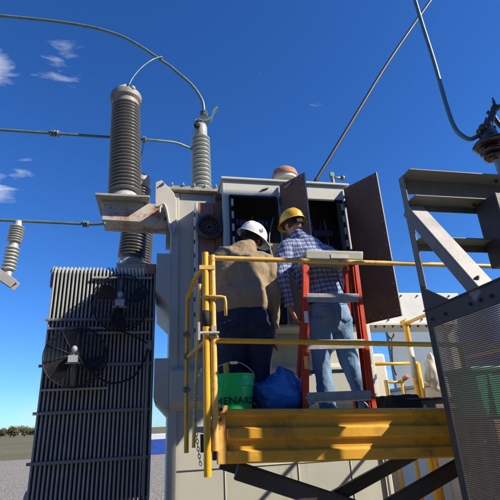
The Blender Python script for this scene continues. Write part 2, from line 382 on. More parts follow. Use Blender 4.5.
# distant trees, each one a thing
def leafmat(name, c):
    return mat(name, c, .8, var=.35, vscale=.8, bump=0)
TM = [leafmat('foliage_olive', (.07, .095, .03)), leafmat('foliage_tan', (.15, .13, .05)), leafmat('foliage_green', (.045, .075, .02))]
def tree(x, y, h, w, k, label):
    rnd = random.Random(int(x * 13 + h * 7))
    t = thing('broadleaf_tree', label, 'tree', (x, y, -.05), 'trees far off along the horizon')
    b = MB(); b.tube([(x, y, -.05), (x + .1, y, h * .3), (x, y, h * .7)], [h * .035, h * .025, h * .01], n=8)
    for i in range(6):
        a = rnd.uniform(0, 2 * PI); b.tube([(x, y, h * .25), (x + math.cos(a) * w * .3, y + math.sin(a) * w * .3, h * rnd.uniform(.5, .8))], [h * .014, h * .005], n=6)
    b.build('trunk', M['bark'], t, smooth=True)
    c = MB(); cl = []
    for i in range(16):
        a = rnd.uniform(0, 2 * PI); rr = rnd.uniform(.1, .42) * w
        cl.append((V((x + math.cos(a) * rr, y + math.sin(a) * rr, h * rnd.uniform(.35, .86))), rnd.uniform(.12, .22) * w))
    for ctr, r in cl:
        for j in range(110):
            d = V((rnd.gauss(0, 1), rnd.gauss(0, 1), rnd.gauss(0, .8))).normalized() * r * rnd.uniform(.5, 1.1)
            p = ctr + d; s_ = rnd.uniform(.05, .10) * w * .5
            n_ = V((rnd.gauss(0, 1), rnd.gauss(0, 1), rnd.gauss(0, 1))).normalized(); u = n_.orthogonal().normalized() * s_; v = n_.cross(u)
            c.bm.faces.new([c.bm.verts.new(q) for q in (p - u, p - v * .6, p + u, p + v * .6)])
    c.build('crown', TM[k], t)
rnd = random.Random(3)
lab = {0: 'olive green', 1: 'tan autumn coloured', 2: 'dark green'}
specs = [(-98, 4.9, 9, 0), (-91, 4.5, 8, 2), (-85, 5.0, 9, 2), (-79, 4.6, 8, 1), (-72.5, 4.9, 9, 1), (-66, 4.5, 8, 1), (-60, 4.7, 8, 0), (-53, 4.4, 8, 1), (-46, 4.7, 8, 2)]
nth = ['leftmost', 'second', 'third', 'fourth', 'fifth', 'sixth', 'seventh', 'eighth', 'ninth']
for i, (x, h, w, k) in enumerate(specs):
    tree(x, 255 + rnd.uniform(-4, 8), h, w, k, '%s low %s tree from the left on the far horizon beside the radiator' % (nth[i], lab[k]) if i else 'leftmost low olive green tree on the far horizon beyond the radiator')

# ------------------------------------------------------------------ transformer tank
T = thing('transformer_tank', 'big pale grey green steel tank with rust stained lid rim behind the two men', 'transformer', (1.2, 5.3, .18))
b = MB(); b.box((.08, 4.6, .18), (2.26, 6.4, 4.16)); b.build('tank_wall', M['tank'], T, bevel=.012)
b = MB(); b.box((.02, 4.53, 4.163), (2.32, 6.46, 4.20)); b.box((.06, 4.56, 4.203), (2.28, 6.43, 4.235)); b.build('lid', M['rim'], T, bevel=.006)
b = MB()
for i in range(18): b.bolt((.07 + i * .13, 4.555, 4.236), (0, 0, 1), .015, .02)
b.build('lid_bolt', M['rim'], T, split=True)
b = MB()   # box stiffeners wrapping the front and left corner
for z0, z1 in ((1.76, 2.10),):
    b.prism([(.09, 4.6, z1 + .05), (.09, 4.50, z1), (.09, 4.50, z0 + .05), (.09, 4.6, z0 - .04)], (2.16, 0, 0))
b.build('front_stiffener', M['tank'], T, bevel=.008)
for z0, z1, d in ((2.80, 3.38, .16), (1.70, 2.24, .15)):
    b = MB(); b.prism([(.08, 4.58, z1 + .0), (.08 - d, 4.58, z1), (.08 - d, 4.58, z0 + .16), (.08, 4.58, z0)], (0, 1.7, 0)); b.build('side_stiffener', M['tank'], T, bevel=.008)
b = MB()
for x in (.62, 1.35, 1.9): b.tube([(x, 4.598, .3), (x, 4.598, 1.70)], .006, n=6)
b.tube([(.1, 4.598, 1.2), (2.25, 4.598, 1.2)], .006, n=6)
b.build('weld_bead', M['tank'], T, smooth=True, split=True)
b = MB(); b.box((.075, 4.585, .3), (.16, 4.598, 4.15)); b.build('corner_strip', M['tank'], T, bevel=.004)
# rust-stained lifting lug plate at the top left corner
b = MB(); b.prism([(-.12, 4.52, 4.24), (-.05, 4.52, 4.275), (.09, 4.52, 4.12), (.125, 4.52, 4.02), (.13, 4.52, 3.70), (.08, 4.52, 3.55), (.03, 4.52, 3.74), (.0, 4.52, 3.90), (-.035, 4.52, 3.97), (-.06, 4.52, 3.93), (-.115, 4.52, 3.92)], (0, .045, 0))
b.build('lifting_lug', M['lug'], T, bevel=.006)
b = MB(); b.tube([(-.06, 4.505, 3.84), (-.055, 4.505, 3.92), (-.02, 4.505, 3.955), (.015, 4.505, 3.88), (.045, 4.505, 3.72), (.085, 4.505, 3.54)], .012, smooth=4); b.build('lug_edge', M['tank'], T, smooth=True)
b = MB(); b.bolt((-.03, 4.52, 4.22), (0, -1, 0), .018, .02); b.build('lug_bolt', M['rim'], T)
# bushing pocket arm on the tank side
b = MB(); b.prism([(-.75, 4.98, 4.16), (-.75, 4.98, 3.95), (.02, 4.98, 3.93), (.078, 4.98, 4.0), (.078, 4.98, 4.17), (-.1, 4.98, 4.20)], (0, .34, 0)); b.build('bushing_arm', M['tankrust'], T, bevel=.008)
b = MB(); b.box((-.83, 4.84, 4.21), (-.19, 5.42, 4.24)); b.build('arm_flange', M['rim'], T, bevel=.004)
b = MB(); b.box((-.77, 4.96, 4.163), (-.27, 5.34, 4.208)); b.build('arm_top', M['tank'], T, bevel=.004)
b = MB()
for x in (-.02, .04): b.bolt((x, 4.978, 4.08), (0, -1, 0), .016, .02); b.bolt((x, 4.978, 4.0), (0, -1, 0), .016, .02)
b.build('arm_bolt', M['rim'], T, split=True)
b = MB(); b.tube([(-.084, 5.02, 3.46), (.08, 5.02, 3.46)], .05, n=16); b.lathe([(.07, 0), (.07, .03)], (-.03, 5.02, 3.46), (1, 0, 0), 20); b.build('radiator_pipe', M['rustcap'], T, auto=40)
b = MB(); b.box((-.05, 5.9, 3.62), (.08, 6.3, 3.75)); b.box((-.62, 5.78, 3.62), (.08, 6.3, 3.68)); b.build('rear_bushing_arm', M['tank'], T, bevel=.006)
b = MB(); b.tube([(1.02, 4.5, 1.99), (1.02, 4.36, 1.99)], .035); b.torus((1.02, 4.35, 1.99), (0, 1, 0), .055, .01); b.tube([(1.02, 4.42, 1.99), (1.02, 4.42, 1.85)], .022)
b.build('drain_valve', M['rustcap'], T, smooth=True)
b = MB(); b.box((2.262, 4.56, .4), (2.31, 4.60, 4.1)); b.build('corner_pipe', M['cream'], T, bevel=.01)
b = MB(); b.box((2.262, 4.66, .3), (2.35, 4.80, 4.12)); b.build('rear_stiffener', M['tank'], T, bevel=.006)

# ------------------------------------------------------------------ bushings
def shed_profile(z0, z1, n, rc, rs, taper=0.):
    pr = [(rc, z0)]; p = (z1 - z0) / n
    for i in range(n):
        z = z0 + i * p; f = 1 - taper * i / n
        pr += [(rc * f, z + p * .05), ((rs - .012) * f, z + p * .22), (rs * f, z + p * .32), (rs * f, z + p * .46), ((rs - .008) * f, z + p * .60), (rc * f, z + p * .95)]
    pr.append((rc * (1 - taper), z1)); return pr
def bushing(label, base, ax, H, rc, rs, n, m, capr, group, low=True):
    t = thing('bushing', label, 'bushing', base, group); ax = V(ax).normalized(); B = V(base)
    b = MB(); b.lathe([(rs * 1.0, 0), (rs * 1.0, .025), (rs * .92, .03), (rs * .84, .10), (rs * .72, .14), (rs * .66, .16)], B, ax, 32); b.build('base_flange', M['alu'], t, auto=35)
    b = MB()
    for i in range(10):
        a = i * PI / 5; u = ax.orthogonal().normalized(); v = ax.cross(u)
        b.bolt(B + ax * .026 + (u * math.cos(a) + v * math.sin(a)) * rs * .95, ax, .014, .02)
    b.build('flange_bolt', M['rim'], t, split=True)
    b = MB(); b.lathe(shed_profile(.15, H - .17, n, rc, rs, .06), B, ax, 48); b.build('insulator_sheds', m, t, auto=70)
    b = MB(); z = H - .17
    b.lathe([(capr * .80, z - .01), (capr * .82, z + .05), (capr * .98, z + .085), (capr, z + .16), (capr * .97, z + .18), (capr * .7, z + .185), (capr * .25, z + .2)], B, ax, 32); b.build('top_cap', M['capm'] if capr > .12 else M['alu'], t, auto=30)
    return t, B + ax * (H + .02)
g1 = 'tall ribbed bushings beside the tank'
b1, top1 = bushing('tall dark grey ribbed bushing standing on the rusty arm left of the tank', (-.51, 5.13, 4.241), (-.045, .03, 1), 1.75, .133, .208, 27, M['porc'], .218, g1)
b = MB(); tp = top1; b.bar(tp + V((-.12, -.15, -.02)), tp + V((.02, -.2, 0)), .05, .05, (0, 0, 1)); b.ball(tp + V((.10, -.17, .0)), .04); b.ball(tp + V((.02, -.16, .03)), .035); b.build('terminal_clamp', M['rim'], b1, smooth=True)
b2, top2 = bushing('grey ribbed bushing rising from behind the rusty arm to below the wire clamp', (-.46, 6.0, 3.69), (.045, .02, 1), 1.48, .125, .195, 24, M['porc'], .16, g1)
b3_, top3 = bushing('ribbed grey bushing half hidden between the tank and the bushing nearer the camera', (-.40, 6.9, 3.8), (.03, .02, 1), 1.35, .125, .195, 22, M['porc'], .16, g1)
b = MB(); b.box((-.67, 6.65, 3.7), (.1, 7.15, 3.795)); b.box((-.1, 6.4, 3.6), (.2, 6.7, 3.795)); b.build('rear_arm', M['tank'], T)
b4, top4 = bushing('pale ribbed bushing with a curved lug on top standing on the tank lid', (.52, 5.6, 4.236), (-.01, .0, 1), 1.64, .10, .15, 18, M['porcl'], .085, None)
b = MB(); b.lathe([(.10, 0), (.10, .02), (.105, .03), (.105, .16), (.095, .2), (.03, .21)], top4 - V((0, 0, .18)), (0, 0, 1), 28); b.build('white_collar', M['porcl'], b4, auto=35)
b = MB(); p = top4 + V((0, 0, .03))
pts = [p + V((-.08, 0, .03)), p + V((-.02, 0, .06)), p + V((.05, 0, .05)), p + V((.12, 0, .07)), p + V((.19, 0, .14)), p + V((.21, 0, .25)), p + V((.28, 0, .33))]
pts = spline(pts, 3)
b.quadgrid([[q + V((0, -.06, 0)), q + V((0, .06, 0)), q + V((-.012, .06, .026)), q + V((-.012, -.06, .026))] for q in pts])
b.box(p + V((-.07, -.05, -.02)), p + V((.04, .05, .03))); b.bolt(p + V((-.03, -.05, .05)), (0, -1, 0), .02, .03); b.bolt(p + V((.02, -.05, .02)), (0, -1, 0), .02, .03)
b.build('curved_terminal_lug', M['bus'], b4, auto=40)
b = MB(); b.lathe([(.045, 0), (.05, .03), (.03, .05)], top4 + V((-.06, -.105, -.07)), (0, -1, 0), 16); b.build('oil_sight_plug', M['black'], b4)

# ------------------------------------------------------------------ radiator with two fans
R_ = thing('radiator', 'tall finned cooling radiator in shade left of the tank with sunlit top corner', 'radiator', (-.61, 5.0, .8))
n = 28; FX0, FX1 = -1.165, -.095
b = MB()
for i in range(n):
    x = FX0 + i * ((FX1 - FX0) / (n - 1))
    b.prism([(x - .009, 4.83, .92), (x - .009, 4.81, 1.0), (x - .009, 4.81, 3.22), (x - .009, 4.86, 3.30), (x - .009, 5.20, 3.30), (x - .009, 5.25, 3.22), (x - .009, 5.25, 1.0), (x - .009, 5.20, .92)], (.018, 0, 0))
b.build('fin', M['rad'], R_, bevel=.004, split=True)
b = MB(); b.box((-1.15, 4.94, 1.02), (-.10, 5.1, 3.18)); b.build('fin_core', M['rad'], R_)
for z in (3.20, 1.02):
    b = MB(); b.tube([(-1.22, 5.02, z), (-.085, 5.02, z)], .06, n=18); b.lathe([(.07, 0), (.07, .03), (.03, .045)], (-1.20, 5.02, z), (-1, 0, 0), 18); b.build('header_pipe', M['rad'], R_, auto=40)
b = MB(); b.prism([(-1.205, 4.83, 3.06), (-1.205, 4.83, 3.25), (-1.205, 4.87, 3.31), (-1.205, 4.97, 3.31), (-1.205, 4.97, 3.06)], (.018, 0, 0)); b.tube([(-1.22, 4.88, 3.25), (-1.18, 4.88, 3.25)], .026); b.build('lifting_eye', M['radedge'], R_, bevel=.003)
for z in (2.69, 2.22, 1.77, 1.33):
    b = MB(); b.bar((FX0 - .04, 4.797, z), (-.085, 4.797, z), .016, .028, (0, 1, 0))
    for i in range(n): x = FX0 + i * ((FX1 - FX0) / (n - 1)); b.box((x - .011, 4.784, z - .011), (x + .011, 4.804, z + .011))
    b.build('tie_rod', M['radedge'], R_)
b = MB(); b.box((-.155, 4.755, 1.0), (-.125, 4.785, 2.38)); b.box((-.175, 4.74, 2.35), (-.105, 4.785, 2.45)); b.build('conduit', M['radedge'], R_, bevel=.004)
b = MB()
for x in (-1.1, -.14): b.box((x - .04, 4.9, .18), (x + .04, 5.1, .95))
b.build('support_leg', M['rad'], R_, bevel=.005, split=True)
b = MB(); b.box((-.21, 4.79, 3.21), (-.09, 4.90, 3.33)); b.build('rusty_end_block', M['rustcap'], R_, bevel=.01)
def fan(x, z, label, rot):
    r = .295; y = 4.66
    t = thing('cooling_fan', label, 'fan', (x, y, z), 'fans bolted on the radiator')
    b = MB()
    for q in [r * (.14 + .86 * i / 27) for i in range(28)]: b.torus((x, y - .04 * (1 - (q / r) ** 2) - .02, z), (0, 1, 0), q, .0019, n=56, k=4)
    b.torus((x, y - .02, z), (0, 1, 0), r, .006, n=64, k=8); b.torus((x, y + .10, z), (0, 1, 0), r, .006, n=64, k=8)
    for k in range(30):
        a = 2 * PI * k / 30; b.tube([(x + r * math.cos(a), y - .02, z + r * math.sin(a)), (x + r * math.cos(a), y + .1, z + r * math.sin(a))], .002, n=5)
    b.build('guard', M['fan'], t, smooth=True)
    b = MB()
    for k in range(10):
        a = 2 * PI * k / 10 + .2; d = V((math.cos(a), 0, math.sin(a))); b.tube([V((x, y - .066, z)) + d * .05, V((x, y - .055, z)) + d * r * .6, V((x, y - .026, z)) + d * r], .003, n=6)
    b.build('guard_spoke', M['spoke'], t, smooth=True, split=True)
    b = MB(); b.lathe([(.05, 0), (.058, .01), (.058, .09), (.04, .11)], (x, y - .05, z), (0, 1, 0), 24); b.box((x - .045, y - .10, z - .07), (x + .045, y - .05, z - .005)); b.ball((x, y - .06, z + .06), (.03, .03, .035)); b.box((x - .07, y - .07, z - .082), (x + .07, y - .04, z - .068))
    b.build('motor', M['motor'], t, auto=35)
    for k in range(3):
        a0 = rot + k * 2 * PI / 3; rows = []
        for i in range(9):
            q = .05 + (r - .075) * i / 8; wid = .42 * math.sin(min(1, .35 + i / 7) * PI * .5) * (1 - .25 * (i / 8) ** 3)
            row = []
            for j in range(7):
                s_ = j / 6 - .5; a = a0 + s_ * 2 * wid + i * .04; row.append((x + q * math.cos(a), y + .045 + s_ * .07, z + q * math.sin(a)))
            rows.append(row)
        b = MB(); b.quadgrid(rows, closed=False); o = b.build('blade', M['motor'] if False else M['fan'], t, smooth=True)
        so_ = o.modifiers.new('thick', 'SOLIDIFY'); so_.thickness = .003
    b = MB(); b.bar((x - r - .02, y + .13, z - r - .01), (x + r + .02, y + .13, z - r - .01), .03, .02, (0, 1, 0)); b.bar((x - r - .02, y + .13, z + r + .01), (x + r + .02, y + .13, z + r + .01), .03, .02, (0, 1, 0)); b.bar((x - .02, y + .12, z - r), (x - .02, y + .12, z + r), .03, .01)
    b.build('mount_bar', M['rad'], t, split=True)
    return t
fan(-.44, 2.85, 'upper black guarded fan on the radiator, nearer the tank', 2.3)
fan(-.845, 2.29, 'lower black guarded fan on the radiator, nearer its left edge', 1.5)
b = MB(); b.tube([(-.82, 4.57, 2.30), (-.72, 4.59, 2.17), (-.58, 4.62, 2.06), (-.46, 4.67, 2.02), (-.28, 4.72, 2.08), (-.18, 4.735, 2.24), (-.14, 4.74, 2.36)], .010, smooth=6); tag(b.build('fan_cable', M['black'], smooth=True), 'black cable sagging from the lower fan across the radiator fins', 'cable')
b = MB(); b.tube([(-.44, 4.57, 2.80), (-.50, 4.57, 2.70), (-.51, 4.58, 2.62), (-.44, 4.62, 2.54), (-.30, 4.72, 2.50), (-.15, 4.74, 2.42)], .009, smooth=6); tag(b.build('fan_cable', M['black'], smooth=True), 'black cable looping down from the upper fan over its guard', 'cable')

# ------------------------------------------------------------------ open control cabinet
K = thing('metal_cabinet', 'pale grey cabinet with open brown doors on the tank front, before the two men', 'cabinet', (1.35, 4.4, 2.46))
x0, x1, yf, yb, z0, z1 = .62, 2.09, 4.2, 4.52, 2.46, 4.13
b = MB(); b.box((x0, yf, z0), (x0 + .03, yb, z1)); b.box((x1 - .03, yf, z0), (x1, yb, z1)); b.box((x0 + .03, yb - .02, z0), (x1 - .03, yb, z1)); b.box((x0 + .03, yf, z0), (x1 - .03, yb - .02, z0 + .03))
b.box((x0 + .03, yf, 3.93), (x1 - .03, yf + .02, z1)); b.box((x0 + .03, yf, z0 + .03), (.70, yf + .02, 3.93)); b.box((2.0, yf, z0 + .03), (x1 - .03, yf + .02, 3.93))
b.box((1.22, yf, z0 + .03), (1.29, yf + .02, 3.93))
b.build('cabinet_wall', M['cab'], K, bevel=.003)
b = MB(); b.box((x0 - .02, yf - .03, z1 + .002), (x1 + .03, yb + .05, z1 + .03)); b.build('roof', M['cab'], K, bevel=.006)
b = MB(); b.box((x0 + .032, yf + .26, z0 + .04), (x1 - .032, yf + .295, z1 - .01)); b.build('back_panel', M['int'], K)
b = MB()   # gasket lips and dog clamps round the openings
for xa, xb in ((.695, 1.225), (1.285, 2.005)):
    for (p, q) in (((xa, 3.925), (xb, 3.925)), ((xa, 3.925), (xa, 2.5)), ((xb, 3.925), (xb, 2.5)), ((xa, 2.5), (xb, 2.5))):
        b.bar((p[0], yf - .012, p[1]), (q[0], yf - .012, q[1]), .022, .022, (0, 1, 0))
b.build('opening_gasket', M['black'], K)
b = MB()
for i in range(9): b.box((.705, yf - .03, 2.60 + i * .15), (.73, yf - .005, 2.68 + i * .15))
for i in range(9): b.box((1.985, yf - .03, 2.60 + i * .15), (2.008, yf - .005, 2.68 + i * .15))
b.build('latch_clip', M['alu'], K, split=True)
b = MB()
for x, r in ((1.70, .03), (1.80, .02), (.9, .025), (1.05, .02), (1.55, .015), (1.9, .018)): b.tube([(x, yf + .17, z0 + .05), (x, yf + .17, 3.2 + r * 13)], r, n=12)
for z in (2.8, 3.1, 3.4): b.box((.75, yf + .2, z), (1.2, yf + .24, z + .06)); b.box((1.35, yf + .2, z), (1.66, yf + .24, z + .06))
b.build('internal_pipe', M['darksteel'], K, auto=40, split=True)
rc = random.Random(11)
for cn_, col in (('red_wire', (.30, .03, .02)), ('blue_wire', (.03, .07, .25)), ('pale_wire', (.40, .38, .33)), ('dark_wire', (.03, .03, .03))):
    wm = mat(cn_, col, .5, bump=0); b = MB()
    for q in range(4):
        x = rc.uniform(.76, 1.16) if q < 2 else rc.uniform(1.62, 1.95); x2 = x + rc.uniform(-.08, .08)
        b.tube([(x, yf + .20, 2.6), (x2, yf + rc.uniform(.10, .2), 3.0), (x, yf + .19, 3.35 + rc.uniform(-.1, .2)), (x2, yf + .22, 3.8)], .007, n=6, smooth=6)
    b.build('control_wire', wm, K, smooth=True, split=True)
b = MB()
for z in (3.2, 3.55):
    for q in range(9): b.box((1.60 + q * .036, yf + .15, z), (1.63 + q * .036, yf + .19, z + .07)); b.box((.78 + q * .042, yf + .15, z + .1), (.815 + q * .042, yf + .19, z + .17))
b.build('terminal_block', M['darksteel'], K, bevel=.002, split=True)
def door(hx, hy, fx, fy, w_lab, zt=4.09, zb=2.48):
    a, f = V((hx, hy, 0)), V((fx, fy, 0)); d = (f - a).normalized(); nrm = V((-d.y, d.x, 0)) 
    b = MB(); b.quadgrid([[a + V((0, 0, zb)), f + V((0, 0, zb)), f + nrm * .012 + V((0, 0, zb)), a + nrm * .012 + V((0, 0, zb))], [a + V((0, 0, zt)), f + V((0, 0, zt)), f + nrm * .012 + V((0, 0, zt)), a + nrm * .012 + V((0, 0, zt))]])
    o = b.build('door', M['door'], K, bevel=.002)
    if w_lab: o['label'] = w_lab
    ln = (f - a).length
    b = MB(); b.bar(f + V((0, 0, zb)) + nrm * .006, f + V((0, 0, zt)) + nrm * .006, .008, .016, tuple(d)); b.build('door_edge', M['rim2'], o)
    b = MB()
    for s_ in (1, -1):
        for i in range(12): b.bolt(a + d * (ln - .022) + V((0, 0, zb + .06 + i * (zt - zb - .1) / 11)) + nrm * (.012 if s_ > 0 else 0), nrm * s_, .008, .007)
        for i in range(5):
            for zz in (zb + .03, zt - .03): b.bolt(a + d * (.05 + i * (ln - .09) / 4) + V((0, 0, zz)) + nrm * (.012 if s_ > 0 else 0), nrm * s_, .008, .007)
    b.build('door_bolt', M['alu'], o, split=True)
    b = MB()
    for z in (zb + .2, (zb + zt) / 2, zt - .2): b.tube([(hx, hy, z - .04), (hx, hy, z + .04)], .014, n=10)
    b.build('hinge', M['darksteel'], o, split=True)
door(1.27, 4.185, 1.47, 3.885, 'brown middle door swung open towards the camera')
door(2.05, 4.185, 2.27, 3.79, 'brown right hand door swung open with bolts along its edge')
b = MB(); b.tube([(1.30, 4.18, 4.02), (1.36, 4.02, 4.04)], .012); b.ball((1.20, 4.18, 3.965), .025); b.ball((2.03, 4.17, 3.97), .022); b.build('door_stay', M['alu'], K, smooth=True, split=True)
b = MB(); b.bar((1.06, 4.19, 4.02), (1.14, 4.19, 4.05), .012, .014, (0, 1, 0)); b.build('roof_handle', M['darksteel'], K)
# pressure relief dome and neck
D = thing('relief_dome', 'rusty dome on a pale neck on the cabinet roof above the yellow hard hat', 'relief valve', (1.55, 4.75, 4.2))
b = MB(); b.lathe([(.10, 0), (.10, .22), (.155, .23), (.155, .28), (.11, .30)], (1.53, 4.75, 4.27), (0, 0, 1), 28)
b.build('neck', M['cab'], D, auto=35)
b = MB(); b.lathe([(.165, .27), (.17, .30), (.15, .36), (.10, .40), (.03, .415)], (1.53, 4.75, 4.27), (0, 0, 1), 28); b.build('dome', M['rustcap'], D, auto=50)
b = MB()
for i in range(8): a = i * PI / 4; b.tube([(1.53 + .135 * math.cos(a), 4.75 + .135 * math.sin(a), 4.50), (1.53 + .135 * math.cos(a), 4.75 + .135 * math.sin(a), 4.57)], .012, n=8)
b.build('stud', M['darksteel'], D, split=True)
D = thing('drain_fitting', 'small grey pipe fitting sticking out at the right end of the cabinet roof', 'pipe fitting', (2.05, 4.4, 4.17))
b = MB(); b.tube([(2.03, 4.4, 4.16), (2.03, 4.4, 4.40)], .022); b.tube([(2.0, 4.4, 4.37), (2.17, 4.4, 4.37)], .018); b.build('pipe', M['bus'], D, smooth=True)
b = MB(); b.lathe([(.035, 0), (.04, .012), (.035, .03)], (2.15, 4.4, 4.37), (1, 0, 0), 12); b.box((2.0, 4.38, 4.38), (2.05, 4.42, 4.44)); b.build('knob', M['bus'], D, bevel=.003)

# salmon box with round gauge
G = thing('gauge_box', 'faded red brown box with a round dark dial left of the open cabinet', 'control box', (.47, 4.4, 2.3))
b = MB(); b.box((.36, 4.33, 2.3), (.54, 4.58, 3.90)); b.build('box_body', M['salmon'], G, bevel=.006)
b = MB(); b.box((.325, 4.32, 2.3), (.357, 4.58, 3.90)); b.build('side_strip', M['cream'], G, bevel=.004)
b = MB(); b.box((.543, 4.31, 2.3), (.615, 4.55, 4.02)); b.build('dark_post', M['door'], G, bevel=.006)
b = MB(); b.bolt((.58, 4.308, 3.95), (0, -1, 0), .025, .02)
for i in range(9): b.box((.312, 4.33, 2.45 + i * .16), (.325, 4.36, 2.49 + i * .16))
b.build('bolt', M['darksteel'], G, split=True)
b = MB(); b.lathe([(.135, 0), (.145, .02), (.145, .07), (.125, .085), (.112, .07), (.108, .03)], (.475, 4.328, 3.58), (0, -1, 0), 36, caps=False); b.build('dial_rim', M['darksteel'], G, auto=40)
b = MB(); b.lathe([(.112, .025), (.0001, .03)], (.475, 4.328, 3.58), (0, -1, 0), 32, caps=False); b.build('dial_face', M['black'], G)
b = MB()
for r in (.03, .055, .08, .1): b.torus((.475, 4.28, 3.58), (0, 1, 0), r, .0025, n=32, k=5)
for k in range(12): a = k * PI / 6; b.tube([(.475 + .02 * math.cos(a), 4.28, 3.58 + .02 * math.sin(a)), (.475 + .112 * math.cos(a + .3), 4.28, 3.58 + .112 * math.sin(a + .3))], .003, n=5)
b.build('dial_grille', M['steel'], G, smooth=True)
b = MB(); b.lathe([(.02, 0), (.03, .015), (.032, .035), (.012, .04)], (.60, 4.25, 3.30), (0, 0, 1), 16); b.tube([(.60, 4.25, 3.2), (.60, 4.25, 3.3)], .012); b.build('vent_cap', M['cream'], G, auto=40)

# ------------------------------------------------------------------ conductors
def wire(name, label, cat, pts, r, m, clamps=(), sm=8, n=10):
    t = thing(name, label, cat, pts[0]); b = MB(); b.tube(pts, r, n=n, smooth=sm); b.build('conductor', m, t, smooth=True)
    for c in clamps:
        c, d, s_ = V(c[0]), V(c[1]).normalized(), c[2]
        b = MB(); b.tube([c - d * s_, c + d * s_], r * 1.9, n=8)
        for k in (-.7, 0, .7): b.torus(c + d * s_ * k, d, r * 2.1, r * .45, n=14, k=6)
        for k in (-.5, .5): b.bar(c + d * s_ * k + V((0, -r * 3, 0)), c + d * s_ * k + V((0, r * 3, 0)), r * 1.2, r * 1.2, tuple(d))
        b.build('clamp', m, t)
    return t
wire('bus_pipe', 'upper thin grey green pipe running in from the left to the pale bushing', 'conductor', [(-4.5, 5.3, 5.32), (-2.6, 5.3, 5.36), (-1.3, 5.3, 5.37), (-.3, 5.35, 5.41), (.1, 5.45, 5.47), (.32, 5.54, 5.46), (.50, 5.59, 5.42)], .019, M['bus'], [((-1.50, 5.3, 5.37), (1, 0, 0), .06), ((-.32, 5.35, 5.41), (1, 0, 0), .025)])
wire('bus_pipe', 'lower thin grey pipe running from the left edge to the rusty arm', 'conductor', [(-4.5, 5.0, 3.93), (-1.7, 5.0, 3.905), (-.9, 5.0, 3.895), (-.70, 4.95, 3.89)], .017, M['bus'], [((-.93, 5.0, 3.896), (1, 0, 0), .035)])
wire('bus_pipe', 'thick grey green pipe curving down to a loose end over the pale bushing', 'conductor', [(-3.2, 5.3, 7.35), (-1.6, 5.3, 7.4), (-.75, 5.3, 7.26), (-.08, 5.3, 6.83), (.12, 5.3, 6.66), (.36, 5.3, 6.42), (.50, 5.3, 6.17), (.53, 5.3, 6.0), (.53, 5.3, 5.90)], .024, M['bus'], [((.53, 5.3, 5.90), (0, 0, 1), .045)])
wire('lead_wire', 'thin pale wire curving down to the cap of the nearest ribbed bushing', 'wire', [(-.12, 5.25, 6.88), (-.22, 5.05, 6.62), (-.36, 5.0, 6.42), (-.48, 4.98, 6.2), (-.54, 4.97, 6.02)], .010, M['bus'], [((-.12, 5.27, 6.88), (.7, 0, -.5), .02)])
wire('lead_wire', 'thin pale wire hanging from the upper pipe clamp behind the nearest bushing', 'wire', [(-.32, 5.35, 5.40), (-.34, 5.45, 5.31), (-.40, 5.7, 5.2), (-.42, 5.95, 5.17)], .009, M['bus'])
wire('slack_cable', 'long black cable slanting up from behind the cabinet across the sky', 'cable', [(2.4, 6.0, 5.2), (3.4, 6.0, 6.75), (4.3, 6.0, 8.14), (5.6, 6.0, 10.0), (7.0, 6.0, 11.9)], .030, M['cable'])
# post insulator carrying the lower pipe at the left edge
I = thing('post_insulator', 'small grey two part post insulator under the lower pipe at the left edge', 'insulator', (-1.69, 5.0, 3.25))
ax = V((.04, 0, 1))
b = MB(); b.lathe([(.04, 0), (.045, .08)], (-1.70, 5.0, 3.22), ax, 16); b.lathe([(.05, .36), (.05, .41)], (-1.70, 5.0, 3.22), ax, 18); b.lathe([(.045, .60), (.04, .68)], (-1.70, 5.0, 3.22), ax, 16); b.build('metal_fitting', M['alu'], I, auto=40, split=True)
b = MB(); b.lathe(shed_profile(.07, .36, 7, .05, .075), (-1.70, 5.0, 3.22), ax, 28); b.build('lower_sheds', M['porcl'], I, auto=70)
b = MB(); b.lathe(shed_profile(.41, .62, 7, .05, .08), (-1.70, 5.0, 3.22), ax, 28); b.build('upper_sheds', M['porcl'], I, auto=70)
B_ = thing('steel_support', 'sunlit steel channel carrying the small post insulator at the left edge', 'steel beam', (-2.3, 5.0, 0))
b = MB(); b.bar((-1.60, 5.0, 3.16), (-2.9, 5.0, 4.05), .12, .015, (0, 1, 0), oh=0); b.bar((-1.60, 5.06, 3.12), (-2.9, 5.06, 4.01), .015, .10, (0, 1, 0)); b.bar((-1.60, 4.94, 3.12), (-2.9, 4.94, 4.01), .015, .10, (0, 1, 0)); b.build('channel', M['steell'], B_, bevel=.003)
b = MB(); b.box((-2.95, 4.92, 0), (-2.80, 5.08, 4.1)); b.build('post', M['steel'], B_, bevel=.005)

# ------------------------------------------------------------------ yellow lift platform
Pf = thing('lift_platform', 'yellow railed work platform with a corrugated ochre toe board under the two men', 'work platform', (1.4, 3.5, 0))
DZ = 1.58
b = MB(); b.box((.30, 3.06, DZ - .04), (3.3, 4.08, DZ)); b.build('deck', M['deck'], Pf)
b = MB()   # corrugated toe board profile (y,z)
prof = [(3.0, 1.685), (2.985, 1.68), (2.985, 1.645), (3.01, 1.635), (3.01, 1.575), (2.98, 1.565), (2.98, 1.505), (3.01, 1.495), (3.01, 1.44), (2.985, 1.43), (2.985, 1.37), (3.0, 1.36), (3.05, 1.36), (3.05, 1.685)]
b.prism([(.42, y, z) for y, z in prof], (2.85, 0, -.11)); b.build('toe_board', M['ochre'], Pf, bevel=.003)
b = MB(); b.box((.36, 2.99, 1.36), (.418, 3.05, 1.70)); b.box((.36, 2.975, 1.66), (.43, 2.988, 1.705)); 
b.build('corner_bracket', M['yelw'], Pf, bevel=.004)
b = MB()
for z in (1.62, 1.68): b.bolt((.385, 2.974, z), (0, -1, 0), .013, .012)
b.build('bracket_bolt', M['darksteel'], Pf, split=True)
